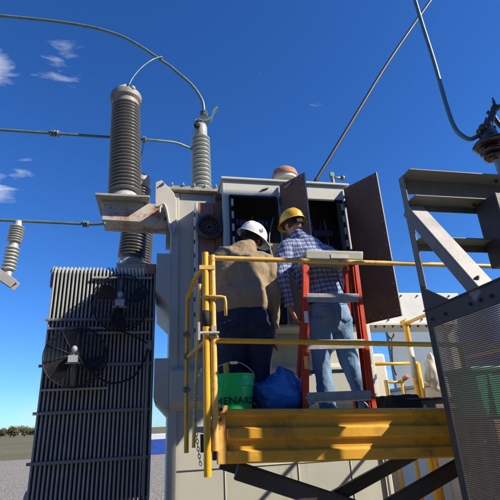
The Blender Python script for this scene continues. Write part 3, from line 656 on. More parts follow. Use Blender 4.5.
def rail(name, pts, r, m=None, sm=0, label=None):
    b = MB(); b.tube(pts, r, n=14, smooth=sm); o = b.build(name, m or M['yel'], Pf, auto=60)
    if label: o['label'] = label
    return o
rail('top_rail', [(.345, 2.97, 2.725), (3.2, 2.97, 2.70)], .019, M['yelw'])
rail('mid_rail', [(.345, 2.97, 2.125), (3.2, 2.97, 2.03)], .018)
rail('gate_post', [(.295, 2.97, 1.30), (.295, 2.97, 2.75), (.295, 2.97, 2.765)], .024, M['yel'])
rail('rail_post', [(.345, 2.97, 1.44), (.345, 2.97, 2.70)], .021, M['yelw'])
rail('rail_post', [(2.22, 2.97, 1.5), (2.22, 2.97, 2.06)], .021)
for x in (3.2,): rail('rail_post', [(x, 2.97, 1.44), (x, 2.97, 2.72)], .021)
b = MB(); b.tube([(.345, 2.97, 2.70), (.345, 2.97, 2.745)], .024); b.box((.25, 2.945, 2.63), (.36, 2.99, 2.66)); b.build('corner_joint', M['yelw'], Pf, auto=40)
# side rail going back
rail('side_rail', [(.29, 2.98, 2.66), (.235, 3.25, 2.64), (.22, 3.62, 2.62), (.21, 3.70, 2.55), (.205, 3.70, 1.4)], .018, M['yel'], 4)
rail('side_rail', [(.285, 2.98, 2.12), (.21, 3.68, 2.12)], .014, M['yelw'])
rail('side_rail', [(.285, 3.34, 2.64), (.235, 3.34, 1.45)], .013, M['yelw'])
b = MB()
for z in (1.86, 2.12, 2.3): b.tube([(.19, 3.66, z), (.22, 3.72, z)], .026); b.ball((.18, 3.66, z), .02)
b.build('rail_knob', M['rim'], Pf, smooth=True, split=True)
b = MB(); b.tube([(.24, 2.93, 2.17), (.38, 2.93, 2.17)], .010); b.box((.235, 2.91, 2.12), (.25, 2.95, 2.24)); b.box((.33, 2.94, 2.14), (.36, 2.955, 2.22)); b.build('gate_latch', M['alu'], Pf, auto=40)
b = MB(); b.tube([(.295, 2.97, 2.22), (.295, 2.97, 2.33)], .0265, n=14); b.build('black_tape', M['black'], Pf, smooth=True)
b = MB(); b.tube([(.27, 2.94, 2.425), (.40, 2.94, 2.425), (.425, 2.94, 2.42), (.43, 2.94, 2.39), (.43, 2.94, 2.29)], .011, smooth=0); b.build('hook_rod', M['yelw'], Pf, smooth=True)
b = MB(); b.torus((.345, 2.97, 2.43), (0, 0, 1), .026, .008); b.torus((.345, 2.97, 2.15), (0, 0, 1), .026, .010); b.torus((.295, 2.97, 2.43), (0, 0, 1), .028, .008); b.build('post_collar', M['rim'], Pf, smooth=True, split=True)
# right-hand return rails further back
rail('return_rail', [(3.2, 2.97, 2.72), (3.2, 5.30, 2.72)], .022, M['yelw'])
rail('return_rail', [(3.2, 2.97, 2.12), (3.2, 4.2, 2.12)], .018)
b = MB(); b.tube([(3.2, 5.28, .1), (3.2, 5.28, 2.72)], .036, n=14); o = b.build('return_post', M['yel'], Pf, auto=60)
b = MB(); b.tube([(3.2, 5.28, 2.02), (3.2, 5.28, 2.40)], .038, n=14); b.build('worn_white_band', M['cream'], o, smooth=True)
b = MB(); b.box((3.15, 5.22, 2.70), (3.25, 5.34, 2.765)); b.build('post_head', M['yelw'], Pf, bevel=.01)
# scissor arms and chassis beneath
b = MB()
for y in (3.16, 3.95):
    b.bar((.5, y, 1.30), (2.4, y, .62), .05, .10, (0, 1, 0)); b.bar((.5, y + .06, .62), (2.4, y + .06, 1.30), .05, .10, (0, 1, 0))
b.build('scissor_arm', M['darksteel'], Pf, bevel=.006, split=True)
b = MB(); b.box((.34, 3.07, 1.38), (3.2, 3.13, 1.52)); b.box((.34, 3.98, 1.38), (3.2, 4.04, 1.52))
for i in range(7): b.box((.4 + i * .45, 3.131, 1.42), (.46 + i * .45, 3.979, 1.52))
b.build('deck_frame_bar', M['darksteel'], Pf, split=True)
b = MB(); b.box((.4, 3.1, .25), (2.5, 4.05, .55)); b.build('chassis', M['ochre'], Pf, bevel=.02)
for x in (.7, 2.2):
    for y in (3.02, 4.06):
        b = MB(); b.lathe([(.05, 0), (.2, 0), (.22, .02), (.22, .12), (.2, .14), (.05, .14)], (x, y - .07, .221), (0, 1, 0), 28); b.build('wheel', M['black'], Pf, auto=40)
# chain
b = MB()
pts = spline([V((.30, 3.0, 2.02)), V((.235, 3.1, 1.86)), V((.225, 3.1, 1.7)), V((.24, 3.08, 1.5)), V((.26, 3.05, 1.35))], 40)
ln = 0; last = pts[0]; k = 0
for i in range(1, len(pts)):
    ln += (pts[i] - pts[i - 1]).length
    if ln > .020:
        d = (pts[i] - last).normalized(); c = (pts[i] + last) / 2; sd = V((1, 0, 0)) if k % 2 else V((0, 1, 0)); sd = (sd - d * sd.dot(d)).normalized()
        loop = [c + d * .014 * math.cos(a) + sd * .008 * math.sin(a) for a in [2 * PI * q / 10 for q in range(11)]]
        b.tube(loop, .0026, n=5, caps=False); last = pts[i]; ln = 0; k += 1
tag(b.build('safety_chain', M['rim'], smooth=True), 'loose rusty chain hanging beside the yellow gate post', 'chain')

# ------------------------------------------------------------------ bucket
Bk = thing('bucket', 'bright green plastic bucket with dark lettering on the platform by the gate post', 'bucket', (.495, 3.23, DZ))
bc = V((.495, 3.23, DZ + .002))
b = MB(); pr = [(.001, .004), (.132, 0), (.136, .01), (.158, .25), (.166, .255), (.167, .275), (.163, .285), (.166, .32), (.172, .325), (.172, .335), (.163, .335), (.157, .25), (.130, .012), (.001, .012)]
b.lathe(pr, bc, (0, 0, 1), 48, caps=False); b.build('bucket_body', M['green'], Bk, auto=40)
b = MB(); b.tube([bc + V((-.17, -.02, .29)), bc + V((-.15, -.12, .36)), bc + V((-.05, -.19, .40)), bc + V((.05, -.19, .395)), bc + V((.14, -.12, .34)), bc + V((.17, -.02, .29))], .003, n=6, smooth=8); b.build('wire_handle', M['alu'], Bk, smooth=True)
b = MB(); b.tube([bc + V((-.03, -.192, .401)), bc + V((.02, -.192, .401))], .010); b.build('grip', M['white'], Bk)
b = MB(); b.tube([bc + V((-.02, .0, .1)), bc + V((-.03, .02, .42))], .022); b.build('yellow_rod', M['yel'], Bk, smooth=True)
tx = bpy.data.curves.new('t', 'FONT'); tx.body = 'MENARDS'; tx.size = .075; tx.extrude = .0012; tx.align_x = 'CENTER'; tx.space_character = 1.05; tx.offset = .0012
to = bpy.data.objects.new('t', tx); C.objects.link(to)
me = bpy.data.meshes.new_from_object(to.evaluated_get(bpy.context.evaluated_depsgraph_get())); bpy.data.objects.remove(to)
bm = bmesh.new(); bm.from_mesh(me); bmesh.ops.subdivide_edges(bm, edges=bm.edges, cuts=2)
for v in bm.verts:
    zz = .135 + v.co.y * .85; rr = .136 + (zz - .01) / .24 * .022 + .0015 + v.co.z
    a = -PI / 2 + .22 + v.co.x / .15
    v.co = V((math.cos(a) * rr, math.sin(a) * rr, zz)) + bc - V(Bk.location)
bm.to_mesh(me); bm.free(); me.materials.clear(); me.materials.append(M['dgreen'])
o = bpy.data.objects.new('lettering', me); C.objects.link(o); o.parent = Bk

# ------------------------------------------------------------------ blue bag
b = MB(); bmesh.ops.create_icosphere(b.bm, subdivisions=5, radius=1)
bg_c = V((.86, 3.28, DZ + .16))
for v in b.bm.verts:
    d = v.co.copy(); r = 1 + .22 * noise.noise(d * 1.6 + V((3, 1, 0))) + .10 * noise.ridged_multi_fractal(d * 2.2, 1, 2, 4, 1, 2) * .5 + .05 * noise.noise(d * 7)
    p = V((d.x * .205, d.y * .15, d.z * .17)) * r
    if p.z < -.155: p.z = -.155
    if d.z > .75 and d.x > 0: p.z += .05 * (d.z - .75) / .25
    v.co = p + bg_c
tag(b.build('plastic_bag', M['bag'], smooth=True), 'shiny blue plastic bag slumped between the green bucket and the red ladder', 'bag')

# ------------------------------------------------------------------ stepladder
Ld = thing('stepladder', 'red stepladder with grey steps and cap standing behind the yellow rail', 'stepladder', (1.32, 3.35, DZ))
yt, zt = 3.27, 2.83
def lerp(a, b, t): return tuple(p + (q - p) * t for p, q in zip(a, b))
fl = ((1.055, 3.12, DZ), (1.175, 3.22, zt)); fr = ((1.585, 3.12, DZ), (1.465, 3.22, zt))
fr = ((1.475, 3.12, DZ), (1.585, 3.22, zt)); fl = ((.945, 3.12, DZ), (1.135, 3.22, zt))
fr = ((1.50, 3.12, DZ), (1.575, 3.22, zt)); fl = ((.975, 3.12, DZ), (1.135, 3.22, zt))
for p0, p1, s_ in ((*fl, 1), (*fr, -1)):
    b = MB(); b.bar(p0, p1, .010, .075, (1, 0, 0)); b.bar(p0, p1, .035, .008, (1, 0, 0), ow=s_ * .016, oh=-.034); b.bar(p0, p1, .035, .008, (1, 0, 0), ow=s_ * .016, oh=.034)
    b.bar(lerp(p0, p1, 0), lerp(p0, p1, 1), .034, .010, (1, 0, 0), ow=-s_ * 0, oh=-.04)
    b.build('front_rail', M['red'], Ld, bevel=.002)
bl = ((1.10, 3.78, DZ), (1.18, 3.32, zt)); br = ((1.55, 3.78, DZ), (1.50, 3.32, zt))
bl = ((1.05, 3.56, DZ), (1.19, 3.32, zt)); br = ((1.57, 3.56, DZ), (1.535, 3.32, zt))
for p0, p1 in (bl, br):
    b = MB(); b.bar(p0, p1, .028, .05, (1, 0, 0)); b.build('rear_rail', M['red'], Ld, bevel=.003)
for z in (2.50, 2.13, 1.755):
    t_ = (z - DZ) / (zt - DZ); a = V(lerp(*fl, t_)); c = V(lerp(*fr, t_))
    b = MB(); b.box((a.x + .012, a.y - .045, z), (c.x - .012, a.y + .045, z + .012)); b.box((a.x + .012, a.y - .047, z - .055), (c.x - .012, a.y - .040, z + .010)); b.box((a.x + .012, a.y + .040, z - .035), (c.x - .012, a.y + .045, z))
    for q in range(5): b.box((a.x + .012, a.y - .04 + q * .018, z + .012), (c.x - .012, a.y - .034 + q * .018, z + .016))
    o = b.build('step', M['step'], Ld, bevel=.0015)
    b = MB(); 
    for x in (a.x + .004, c.x - .004): b.bolt((x, a.y - .042, z - .02), (0, -1, 0), .009, .006)
    b.build('rivet', M['alu'], o, split=True)
b = MB()
for s_, p in ((1, fl[0]), (-1, fr[0])):
    b.tube([(p[0] + s_ * .02, 3.10, 1.60), (p[0] + s_ * .05, 3.1, 1.68), (p[0] + s_ * .14, 3.1, 1.72)], .008, n=6, smooth=5)
b.build('corner_brace', M['step'], Ld, smooth=True, split=True)
b = MB()
for z in (2.3, 1.95):
    t_ = (z - DZ) / (zt - DZ); b.bar(lerp(*bl, t_), lerp(*br, t_), .03, .012, (0, 0, 1))
b.build('rear_crossbar', M['step'], Ld, split=True)
b = MB(); b.prism([(1.125, 3.14, 2.80), (1.125, 3.14, 2.865), (1.145, 3.15, 2.885), (1.145, 3.40, 2.885), (1.125, 3.41, 2.865), (1.125, 3.41, 2.80)], (.50, 0, 0))
b.build('top_cap', M['cap'], Ld, bevel=.01)
b = MB(); b.box((1.34, 3.135, 2.81), (1.50, 3.138, 2.845))
b.build('shelf_lip', M['steell'], Ld)
for z, m_ in ((2.32, 'white'), (1.98, 'yelw')):
    t_ = (z - DZ) / (zt - DZ); a = V(lerp(*fl, t_)); b = MB(); b.box((a.x - .010, a.y - .052, z - .045), (a.x + .022, a.y - .0485, z + .045)); o = b.build('label', M[m_], Ld)
for p, s_ in ((fl[0], 1), (fr[0], -1), (bl[0], 1), (br[0], -1)):
    b = MB(); b.box((p[0] - .025, p[1] - .045, DZ + .001), (p[0] + .025, p[1] + .045, DZ + .045)); b.build('foot', M['black'], Ld, bevel=.006)

# ------------------------------------------------------------------ people
def helmet(parent, c, rotm, m, name='hard_hat', full=False, stickers=()):
    c = V(c)
    def sp(th, ph, k=1.0):   # th from pole
        sc = 1 if full else .93; rx, ry, rz = .122 * k * sc, .150 * k * sc, .128 * k * sc
        return V((rx * math.sin(th) * math.cos(ph), ry * math.sin(th) * math.sin(ph), rz * math.cos(th)))
    b = MB(); rows = []
    n = 40
    for i in range(15):
        th = max(.02, i / 14 * PI * .53); row = []
        for j in range(n):
            ph = 2 * PI * j / n; p = sp(th, ph)
            rid = math.exp(-(p.x / .018) ** 2) * .007 + math.exp(-((abs(p.x) - .045) / .012) ** 2) * .003
            row.append(p * (1 + rid / .13 * math.sin(min(th * 2, PI / 2)) * (1 if th < 1.3 else .2)))
        rows.append(row)
    brow = []
    for k, ext in ((0, .006), (1, .012)):
        row = []
        for j in range(n):
            ph = 2 * PI * j / n; p = sp(PI * .53, ph); d = V((p.x, p.y, 0)).normalized()
            e = ext * (1.6 if full else 1); fr = max(0, math.sin(ph)) ** 2 * ((.045 if k else .03) if full else (.03 if k else .02))
            row.append(p + d * (e + fr) + V((0, 0, -.006 * k - fr * .25)))
        rows.append(row)
    rows.append([q + V((0, 0, -.006)) for q in rows[-1]]); rows.append([V((q.x * .94, q.y * .94, q.z + .006)) for q in rows[-4]])
    b.quadgrid(rows, caps=False)
    b.xf(Matrix.Translation(c) @ rotm)
    h = b.build(name, m, parent, auto=55)
    for (th, ph, r, sm) in stickers:
        b = MB(); ctr = sp(th, ph, 1.02); nr = ctr.normalized(); u = nr.orthogonal().normalized(); v = nr.cross(u); ring = []
        rows2 = []
        for q in (0.001, .5, 1):
            row = []
            for j in range(16):
                a = 2 * PI * j / 16; p = ctr + (u * math.cos(a) + v * math.sin(a)) * r * q
                row.append(p.normalized() * ((1.035) / math.sqrt((p.normalized().x / .122) ** 2 + (p.normalized().y / .150) ** 2 + (p.normalized().z / .128) ** 2)))
            rows2.append(row)
        b.quadgrid(rows2, caps=False); b.xf(Matrix.Translation(c) @ rotm); b.build('sticker', sm, h, smooth=True)
    # suspension band
    b = MB(); ring = []
    for j in range(40): a = 2 * PI * j / 40; ring.append((V((.095 * math.cos(a), .115 * math.sin(a), -.03 - .02 * max(0, -math.sin(a))))))
    rows3 = [[p + V((0, 0, .014)) for p in ring], [p - V((0, 0, .014)) for p in ring]]
    b.quadgrid(rows3, caps=False); b.box((-.03, -.128, -.072), (.03, -.108, -.035)); b.xf(Matrix.Translation(c) @ rotm); b.build('headband', M['black'], h)
    return h

def hand(b, w, d, side, curl=.4):
    """palm from wrist w along d; side: vector across the knuckles towards the thumb"""
    w = V(w); d = V(d).normalized(); s_ = V(side); s_ = (s_ - d * s_.dot(d)).normalized(); nrm = d.cross(s_)
    b.limb([w - d * .02, w + d * .03, w + d * .085, w + d * .095], [(.030, .024), (.040, .020), (.045, .018), (.041, .014)], w=tuple(s_), n=14)
    for i, (o_, L_) in enumerate(((.031, .072), (.011, .080), (-.011, .075), (-.031, .058))):
        p = w + d * .085 + s_ * o_; pts = [p - d * .02, p]; dd = d.copy()
        for k in range(3):
            dd = (dd + nrm * curl).normalized(); p = p + dd * L_ / 3; pts.append(p)
        b.tube(pts, [.010, .0108, .0100, .0094, .0075], n=8)
    p = w + d * .02 + s_ * .03; b.tube([p - s_ * .015, p + (s_ * .8 + d).normalized() * .03, p + (s_ * .5 + d).normalized() * .065 + nrm * .01, p + (s_ * .2 + d).normalized() * .085 + nrm * .02], [.013, .0115, .010, .007], n=8)

def head(b, c, rotm):
    """c = centre of skull; local facing +y"""
    h = MB()
    h.limb([(0, 0, -.125), (0, .01, -.105), (0, .004, -.07), (0, 0, -.03), (0, -.006, .01), (0, -.006, .05), (0, -.004, .085), (0, 0, .108), (0, 0, .116)],
           [(.03, .035), (.052, .065), (.064, .082), (.072, .090), (.077, .098), (.075, .098), (.06, .08), (.032, .045), (.01, .012)], n=28, smooth=3)
    h.limb([(0, .085, .01), (0, .10, -.01), (0, .115, -.035), (0, .098, -.045)], [(.008, .008), (.010, .012), (.015, .014), (.010, .008)], n=10)
    h.ball((-.032, .088, .0), (.016, .012, .008), 10); h.ball((.032, .088, .0), (.016, .012, .008), 10)
    h.ball((0, .09, -.072), (.024, .010, .007), 10); h.ball((0, .085, .018), (.05, .015, .007), 10)
    for s_ in (-1, 1): h.ball((s_ * .080, -.008, -.015), (.009, .02, .033), 12)
    h.xf(Matrix.Translation(V(c)) @ rotm)
    tmp = bpy.data.meshes.new('tmp'); h.bm.to_mesh(tmp); h.bm.free(); b.bm.from_mesh(tmp); bpy.data.meshes.remove(tmp)

def euler(x, y, z): 
    from mathutils import Euler
    return Euler((math.radians(x), math.radians(y), math.radians(z))).to_matrix().to_4x4()

def person(label, J, shirt_m, trouser_m, heads, hatm, hat_rot, stickers, full, heavy=1.0, shirt_low=0.):
    t = thing('person', label, 'person', (J['pelvis'][0], J['pelvis'][1], DZ))
    g = {k: V(v) for k, v in J.items() if isinstance(v, tuple) and len(v) == 3 and k[:2] != 'hw'}
    hw = J['hw']; 
    # body
    b = MB()
    b.limb([g['pelvis'] + V((0, 0, -.06)), g['pelvis'], g['waist'], g['chest'], g['upper'], g['neck']], [(.12, .09), (.14, .10), (.13, .09), (.15, .10), (.10, .08), (.055, .06)])
    b.limb([g['upper'] + V((0, 0, -.02)), g['neck'], g['head'] + V((0, -.01, -.08))], [.06, .056, .056])
    for s_ in 'LR':
        b.limb([g['sh' + s_], g['el' + s_], g['wr' + s_]], [.045, .038, .026], w=(1, .2, 0))
        hd = g['hd' + s_] - g['wr' + s_]; hand(b, g['wr' + s_], hd, J['thumb' + s_], .25)
        b.limb([g['hip' + s_], g['kn' + s_], g['an' + s_], g['an' + s_] + V((0, 0, -.05))], [.075, .052, .038, .038])
        b.limb([g['an' + s_] + V((0, -.03, -.04)), g['an' + s_] + V((0, .1, -.06))], [.035, .03], w=(1, 0, 0))
    head(b, g['head'], heads)
    body = b.build('body', M['skin'], t, smooth=True); mod_remesh(body, .0055, 3)
    # shirt
    b = MB()
    sl, sr = g['shL'], g['shR']
    hem = g['waist'] + V((0, 0, -.065 if J.get('belt', True) else -.075))
    w_axis = (1, 0, 0)
    b.limb([hem, g['waist'] + V((0, 0, .0)), (g['waist'] + g['chest']) / 2, g['chest'], g['upper'] + V((0, 0, -.03)), g['upper'] + V((0, 0, .03)), g['neck']],
           [(hw[0], hw[0] * .70), (hw[1], hw[1] * .72), (hw[2], hw[2] * .66), (hw[3], hw[3] * .60), (hw[4], hw[4] * .56), (hw[5], .095), (.066, .07)], n=32)
    b.limb([g['neck'] + V((0, -.008, -.04)), g['neck'] + V((0, .0, .0)), g['neck'] + V((0, .012, .028))], [(.085, .085), (.072, .075), (.070, .072)], n=24)
    for s_, p in (('L', sl), ('R', sr)):
        cx = g['upper'] + (p - g['upper']) * .45
        b.limb([cx, p, p + (g['el' + s_] - p) * .5, g['el' + s_], g['el' + s_] + (g['wr' + s_] - g['el' + s_]) * .5, g['wr' + s_] + (g['el' + s_] - g['wr' + s_]) * .08],
               [(.10, .095), (.088, .088), (.075, .078), (.064, .068), (.056, .058), (.045, .046)], w=(.9, .3, 0))
    sh = b.build('shirt', shirt_m, t, smooth=True); mod_remesh(sh, .009, 9, [('cloth_big', 'CLOUDS', .17, .05), ('cloth_small', 'CLOUDS', .06, .010)])
    # collar band and placket details
    b = MB(); b.limb([g['neck'] + V((0, .004, .0)), g['neck'] + V((0, .018, .04))], [(.078, .080), (.068, .070)], n=28, smooth=0); o = b.build('collar', shirt_m, t, smooth=True)
    so_ = o.modifiers.new('s', 'SOLIDIFY'); so_.thickness = .004
    # trousers
    b = MB(); pw = J['pw']
    b.limb([g['waist'] + V((0, 0, -.02)), g['waist'] + V((0, 0, -.07)), g['pelvis'], g['pelvis'] + V((0, 0, -.10)), g['pelvis'] + V((0, .0, -.15))], [(pw * .92, pw * .66), (pw * .95, pw * .68), (pw * 1.02, pw * .74), (pw * .95, pw * .68), (pw * .6, pw * .5)], n=32)
    for s_ in 'LR':
        lr = J['lr']; h_, k_, a_ = g['hip' + s_], g['kn' + s_], g['an' + s_]
        b.limb([h_ + V((0, 0, .02)), h_ + (k_ - h_) * .4, k_, k_ + (a_ - k_) * .45, a_ + V((0, 0, .02)), a_ + V((0, 0, -.045))],
               [(lr * 1.12, lr * 1.2), (lr * 1.0, lr * 1.08), (lr * .80, lr * .86), (lr * .74, lr * .8), (lr * .68, lr * .74), (lr * .74, lr * .82)], n=24)
    tr = b.build('trousers', trouser_m, t, smooth=True); mod_remesh(tr, .009, 7, [('denim_big', 'CLOUDS', .13, .030)])
    # back pockets, wrapped on the seat
    for s_ in (-1, 1):
        b = MB(); c = g['pelvis'] + V((s_ * pw * .50, -pw * 1.1, -.01)); rows = []
        for i in range(9):
            v = i / 8; hw_ = .052 - .006 * v; rows.append([(c.x + hw_ * (2 * j / 8 - 1), c.y, c.z + .065 - .12 * v - (.022 * (1 - abs(2 * j / 8 - 1)) if i == 8 else 0)) for j in range(9)])
        b.quadgrid(rows, closed=False); o = b.build('pocket', trouser_m, tr, smooth=True)
        w = o.modifiers.new('wrap', 'SHRINKWRAP'); w.target = tr; w.wrap_method = 'PROJECT'; w.use_project_y = True; w.use_positive_direction = True; w.use_negative_direction = True; w.offset = .0015; w.wrap_mode = 'ABOVE_SURFACE'
        o.modifiers.new('s', 'SOLIDIFY').thickness = .002
    def strip(name, par, m_, pts, wd):
        rows = []; P_ = spline([V(q) for q in pts], 14)
        for k, q in enumerate(P_):
            t2 = (P_[min(k + 1, len(P_) - 1)] - P_[max(k - 1, 0)]).normalized(); sd = t2.cross(V((0, 1, 0))).normalized() * wd; rows.append([q - sd, q + sd])
        b = MB(); b.quadgrid(rows, closed=False); o = b.build(name, m_, par, smooth=True)
        w = o.modifiers.new('wrap', 'SHRINKWRAP'); w.target = par; w.wrap_method = 'PROJECT'; w.use_project_y = True; w.use_positive_direction = True; w.use_negative_direction = False; w.offset = .0025; w.wrap_mode = 'ABOVE_SURFACE'
        o.modifiers.new('s', 'SOLIDIFY').thickness = .002
    c_ = g['chest']; u_ = g['upper']; yk = c_.y - .45
    strip('yoke_seam', sh, shirt_m, [(u_.x - .17, yk, c_.z + .085), (u_.x, yk, c_.z + .075), (u_.x + .17, yk, c_.z + .07)], .004)
    pv = g['pelvis']; yk = pv.y - .4
    strip('seat_seam', tr, trouser_m, [(pv.x, yk, pv.z + .075), (pv.x, yk, pv.z), (pv.x, yk, pv.z - .09)], .004)
    strip('yoke_seam', tr, trouser_m, [(pv.x - pw * .85, yk, pv.z + .085), (pv.x, yk, pv.z + .062), (pv.x + pw * .85, yk, pv.z + .085)], .0035)
    if J.get('belt', True):
        b = MB(); wz = g['waist'] + V((0, 0, -.045)); rows = []
        for dz_ in (.018, -.018): rows.append([wz + V((math.cos(a) * (pw * 1.0), math.sin(a) * (pw * .74), dz_)) for a in [2 * PI * q / 40 for q in range(40)]])
        b.quadgrid(rows, caps=False); o = b.build('belt', M['belt'], t, smooth=True); o.modifiers.new('s', 'SOLIDIFY').thickness = .006
    for s_ in 'LR':
        a_ = g['an' + s_]; b = MB(); z = DZ + .002
        b.limb([(a_.x, a_.y - .06, z + .035), (a_.x, a_.y, z + .045), (a_.x, a_.y + .09, z + .038), (a_.x, a_.y + .19, z + .03), (a_.x, a_.y + .215, z + .028)], [(.035, .033), (.043, .043), (.048, .036), (.045, .028), (.02, .02)], w=(1, 0, 0), n=18)
        b.limb([(a_.x, a_.y - .015, z + .05), (a_.x, a_.y - .01, a_.z + .04)], [(.045, .055), (.046, .052)], n=18)
        b.box((a_.x - .046, a_.y - .095, z), (a_.x + .046, a_.y + .215, z + .014)); b.build('boot', M['boot'], t, auto=50)
    # hair at the nape
    b = MB(); rows = []
    for k in range(6):
        zz = .02 - .018 * k; kk = 1.03 - .02 * k
        rows.append([V((math.cos(a) * .079 * kk, -.006 + math.sin(a) * .100 * kk, zz)) for a in [PI * .98 + PI * 1.04 * q / 20 for q in range(21)]])
    b.quadgrid(rows, closed=False); b.xf(Matrix.Translation(g['head']) @ heads); o = b.build('hair', M['hair'], t, smooth=True); o.modifiers.new('s', 'SOLIDIFY').thickness = .008
    hp = g['head'] + (heads.to_3x3() @ V((0, .0, .025)))
    helmet(t, hp, hat_rot, hatm, full=full, stickers=stickers)
    return t

J1 = dict(pelvis=(.64, 3.40, 2.36), waist=(.645, 3.40, 2.50), chest=(.67, 3.45, 2.78), upper=(.695, 3.49, 2.95), neck=(.735, 3.53, 3.05), head=(.79, 3.58, 3.16),
          shL=(.475, 3.47, 2.90), elL=(.43, 3.66, 2.66), wrL=(.54, 3.90, 2.72), hdL=(.60, 4.0, 2.76), thumbL=(0, 0, 1),
          shR=(.88, 3.47, 2.86), elR=(.905, 3.40, 2.54), wrR=(.885, 3.41, 2.27), hdR=(.88, 3.415, 2.17), thumbR=(.1, 1, 0),
          hipL=(.54, 3.40, 2.30), knL=(.53, 3.41, 1.98), anL=(.54, 3.39, 1.68), hipR=(.745, 3.40, 2.30), knR=(.74, 3.41, 1.98), anR=(.74, 3.39, 1.68),
          hw=(.212, .218, .224, .236, .21, .14), pw=.222, lr=.128, belt=False)
person('heavy set man from behind in a khaki shirt, dark jeans and white hard hat', J1, M['khaki'], M['navy'], euler(-18, 14, -38), M['white'],
       euler(-14, 20, -50), [(1.08, -1.55, .020, M['stred']), (1.25, -.32, .022, M['stblue'])], True)
J2 = dict(pelvis=(1.385, 3.42, 2.40), waist=(1.375, 3.42, 2.55), chest=(1.31, 3.47, 2.83), upper=(1.27, 3.51, 3.02), neck=(1.215, 3.55, 3.175), head=(1.185, 3.575, 3.325),
          shL=(1.075, 3.49, 3.03), elL=(.985, 3.42, 2.70), wrL=(1.05, 3.43, 2.46), hdL=(1.10, 3.44, 2.36), thumbL=(.3, 1, 0),
          shR=(1.49, 3.50, 2.96), elR=(1.62, 3.68, 2.76), wrR=(1.56, 3.92, 2.84), hdR=(1.53, 4.02, 2.88), thumbR=(0, 0, 1),
          hipL=(1.30, 3.42, 2.34), knL=(1.275, 3.44, 2.02), anL=(1.28, 3.42, 1.68), hipR=(1.465, 3.42, 2.34), knR=(1.52, 3.46, 2.02), anR=(1.63, 3.46, 1.68),
          hw=(.155, .168, .19, .225, .22, .15), pw=.175, lr=.094)
person('man from behind in a blue plaid shirt, faded jeans and yellow hard hat', J2, M['plaid'], M['jean'], euler(-18, -8, 18), M['yhat'], euler(-4, -8, 14), [], False)

# ------------------------------------------------------------------ steel stand on the right
St = thing('steel_stand', 'dark galvanised steel frame with diagonal brace and wire mesh side at the right', 'steel frame', (2.2, 2.2, 0))
def angle(b, p0, p1, f1, f2, w1=.075, w2=.075, t=.008):
    """L section: flange 1 spreads along f1, flange 2 along f2 from the corner line"""
    p0, p1 = V(p0), V(p1); f1 = V(f1).normalized(); f2 = V(f2).normalized()
    b.quadgrid([[p, p + f1 * w1, p + f1 * w1 + f2 * t, p + f2 * t] for p in (p0, p1)])
    b.quadgrid([[p + f2 * t, p + f2 * w2, p + f2 * w2 + f1 * t, p + f2 * t + f1 * t] for p in (p0, p1)])
def part_angle(name, *a, m=None, **k):
    b = MB(); angle(b, *a, **k); return b.build(name, m or M['steel'], St, bevel=.002)
part_angle('leg', (1.60, 2.40, 0), (1.60, 2.40, 3.13), (1, 0, 0), (0, -1, 0), w1=.045, w2=.06)
part_angle('leg', (3.6, 2.40, 0), (3.6, 2.40, 3.13), (-1, 0, 0), (0, -1, 0))
part_angle('leg', (1.60, .95, 0), (1.60, .95, 2.30), (1, 0, 0), (0, 1, 0))
for z, w, e, wb in ((3.135, .12, 3.6, .12), (2.935, .12, 3.6, .05), (2.645, .10, 3.6, .055)):
    o = part_angle('cross_beam', (1.61, 2.40 + .004, z), (e, 2.404, z), (0, -1, 0), (0, 0, -1), w1=w + .02, w2=wb)
b = MB()
for x, y in ((2.33, 2.33), (2.41, 2.33), (2.37, 2.30)): b.tube([(x, y, 3.105), (x, y, 3.15)], .012)
for z in (3.05, 2.8, 2.5): b.bolt((1.63, 2.395, z), (0, -1, 0), .012, .012)
for x in (2.1, 2.16, 2.3): b.bolt((x, 2.34, 2.925), (0, 0, -1), .012, .012)
b.build('bolt', M['darksteel'], St, split=True)
# diagonal brace in the side plane
p0, p1 = V((1.602, 2.36, 2.90)), V((1.602, 1.88, 2.165)); d = (p1 - p0).normalized(); nn = V((0, d.z, -d.y))
b = MB(); b.bar(p0 + V((.055, 0, 0)), p1 + V((.055, 0, 0)), .115, .008, (1, 0, 0)); b.build('brace_flange', M['steell'], St, bevel=.002)  # paler steel than the web: the sunlit side is put into the colour
b = MB(); b.bar(p0 - nn * .040, p1 - nn * .040, .008, .07, (1, 0, 0)); b.build('brace_web', M['steel'], St, bevel=.002)
b = MB(); b.bar((1.604, 2.40, 2.13), (1.604, 1.1, 2.13), .010, .11, (1, 0, 0)); b.bar((1.612, 2.40, 2.185), (1.612, 1.1, 2.185), .05, .008, (1, 0, 0)); b.build('side_rail', M['darksteel'], St, bevel=.002)
b = MB(); b.prism([(1.592, 2.38, 2.19), (1.592, 2.14, 2.19), (1.592, 2.38, 2.34)], (.008, 0, 0)); b.build('gusset', M['darksteel'], St)
b = MB()
for y in (2.33, 2.2, 1.98, 1.9, 1.82, 1.7, 1.6): b.bolt((1.598, y, 2.12), (-1, 0, 0), .010, .010)
b.bolt((1.63, 1.93, 2.245), (0, -.8, .5), .012, .012); b.build('rail_bolt', M['darksteel'], St, split=True)
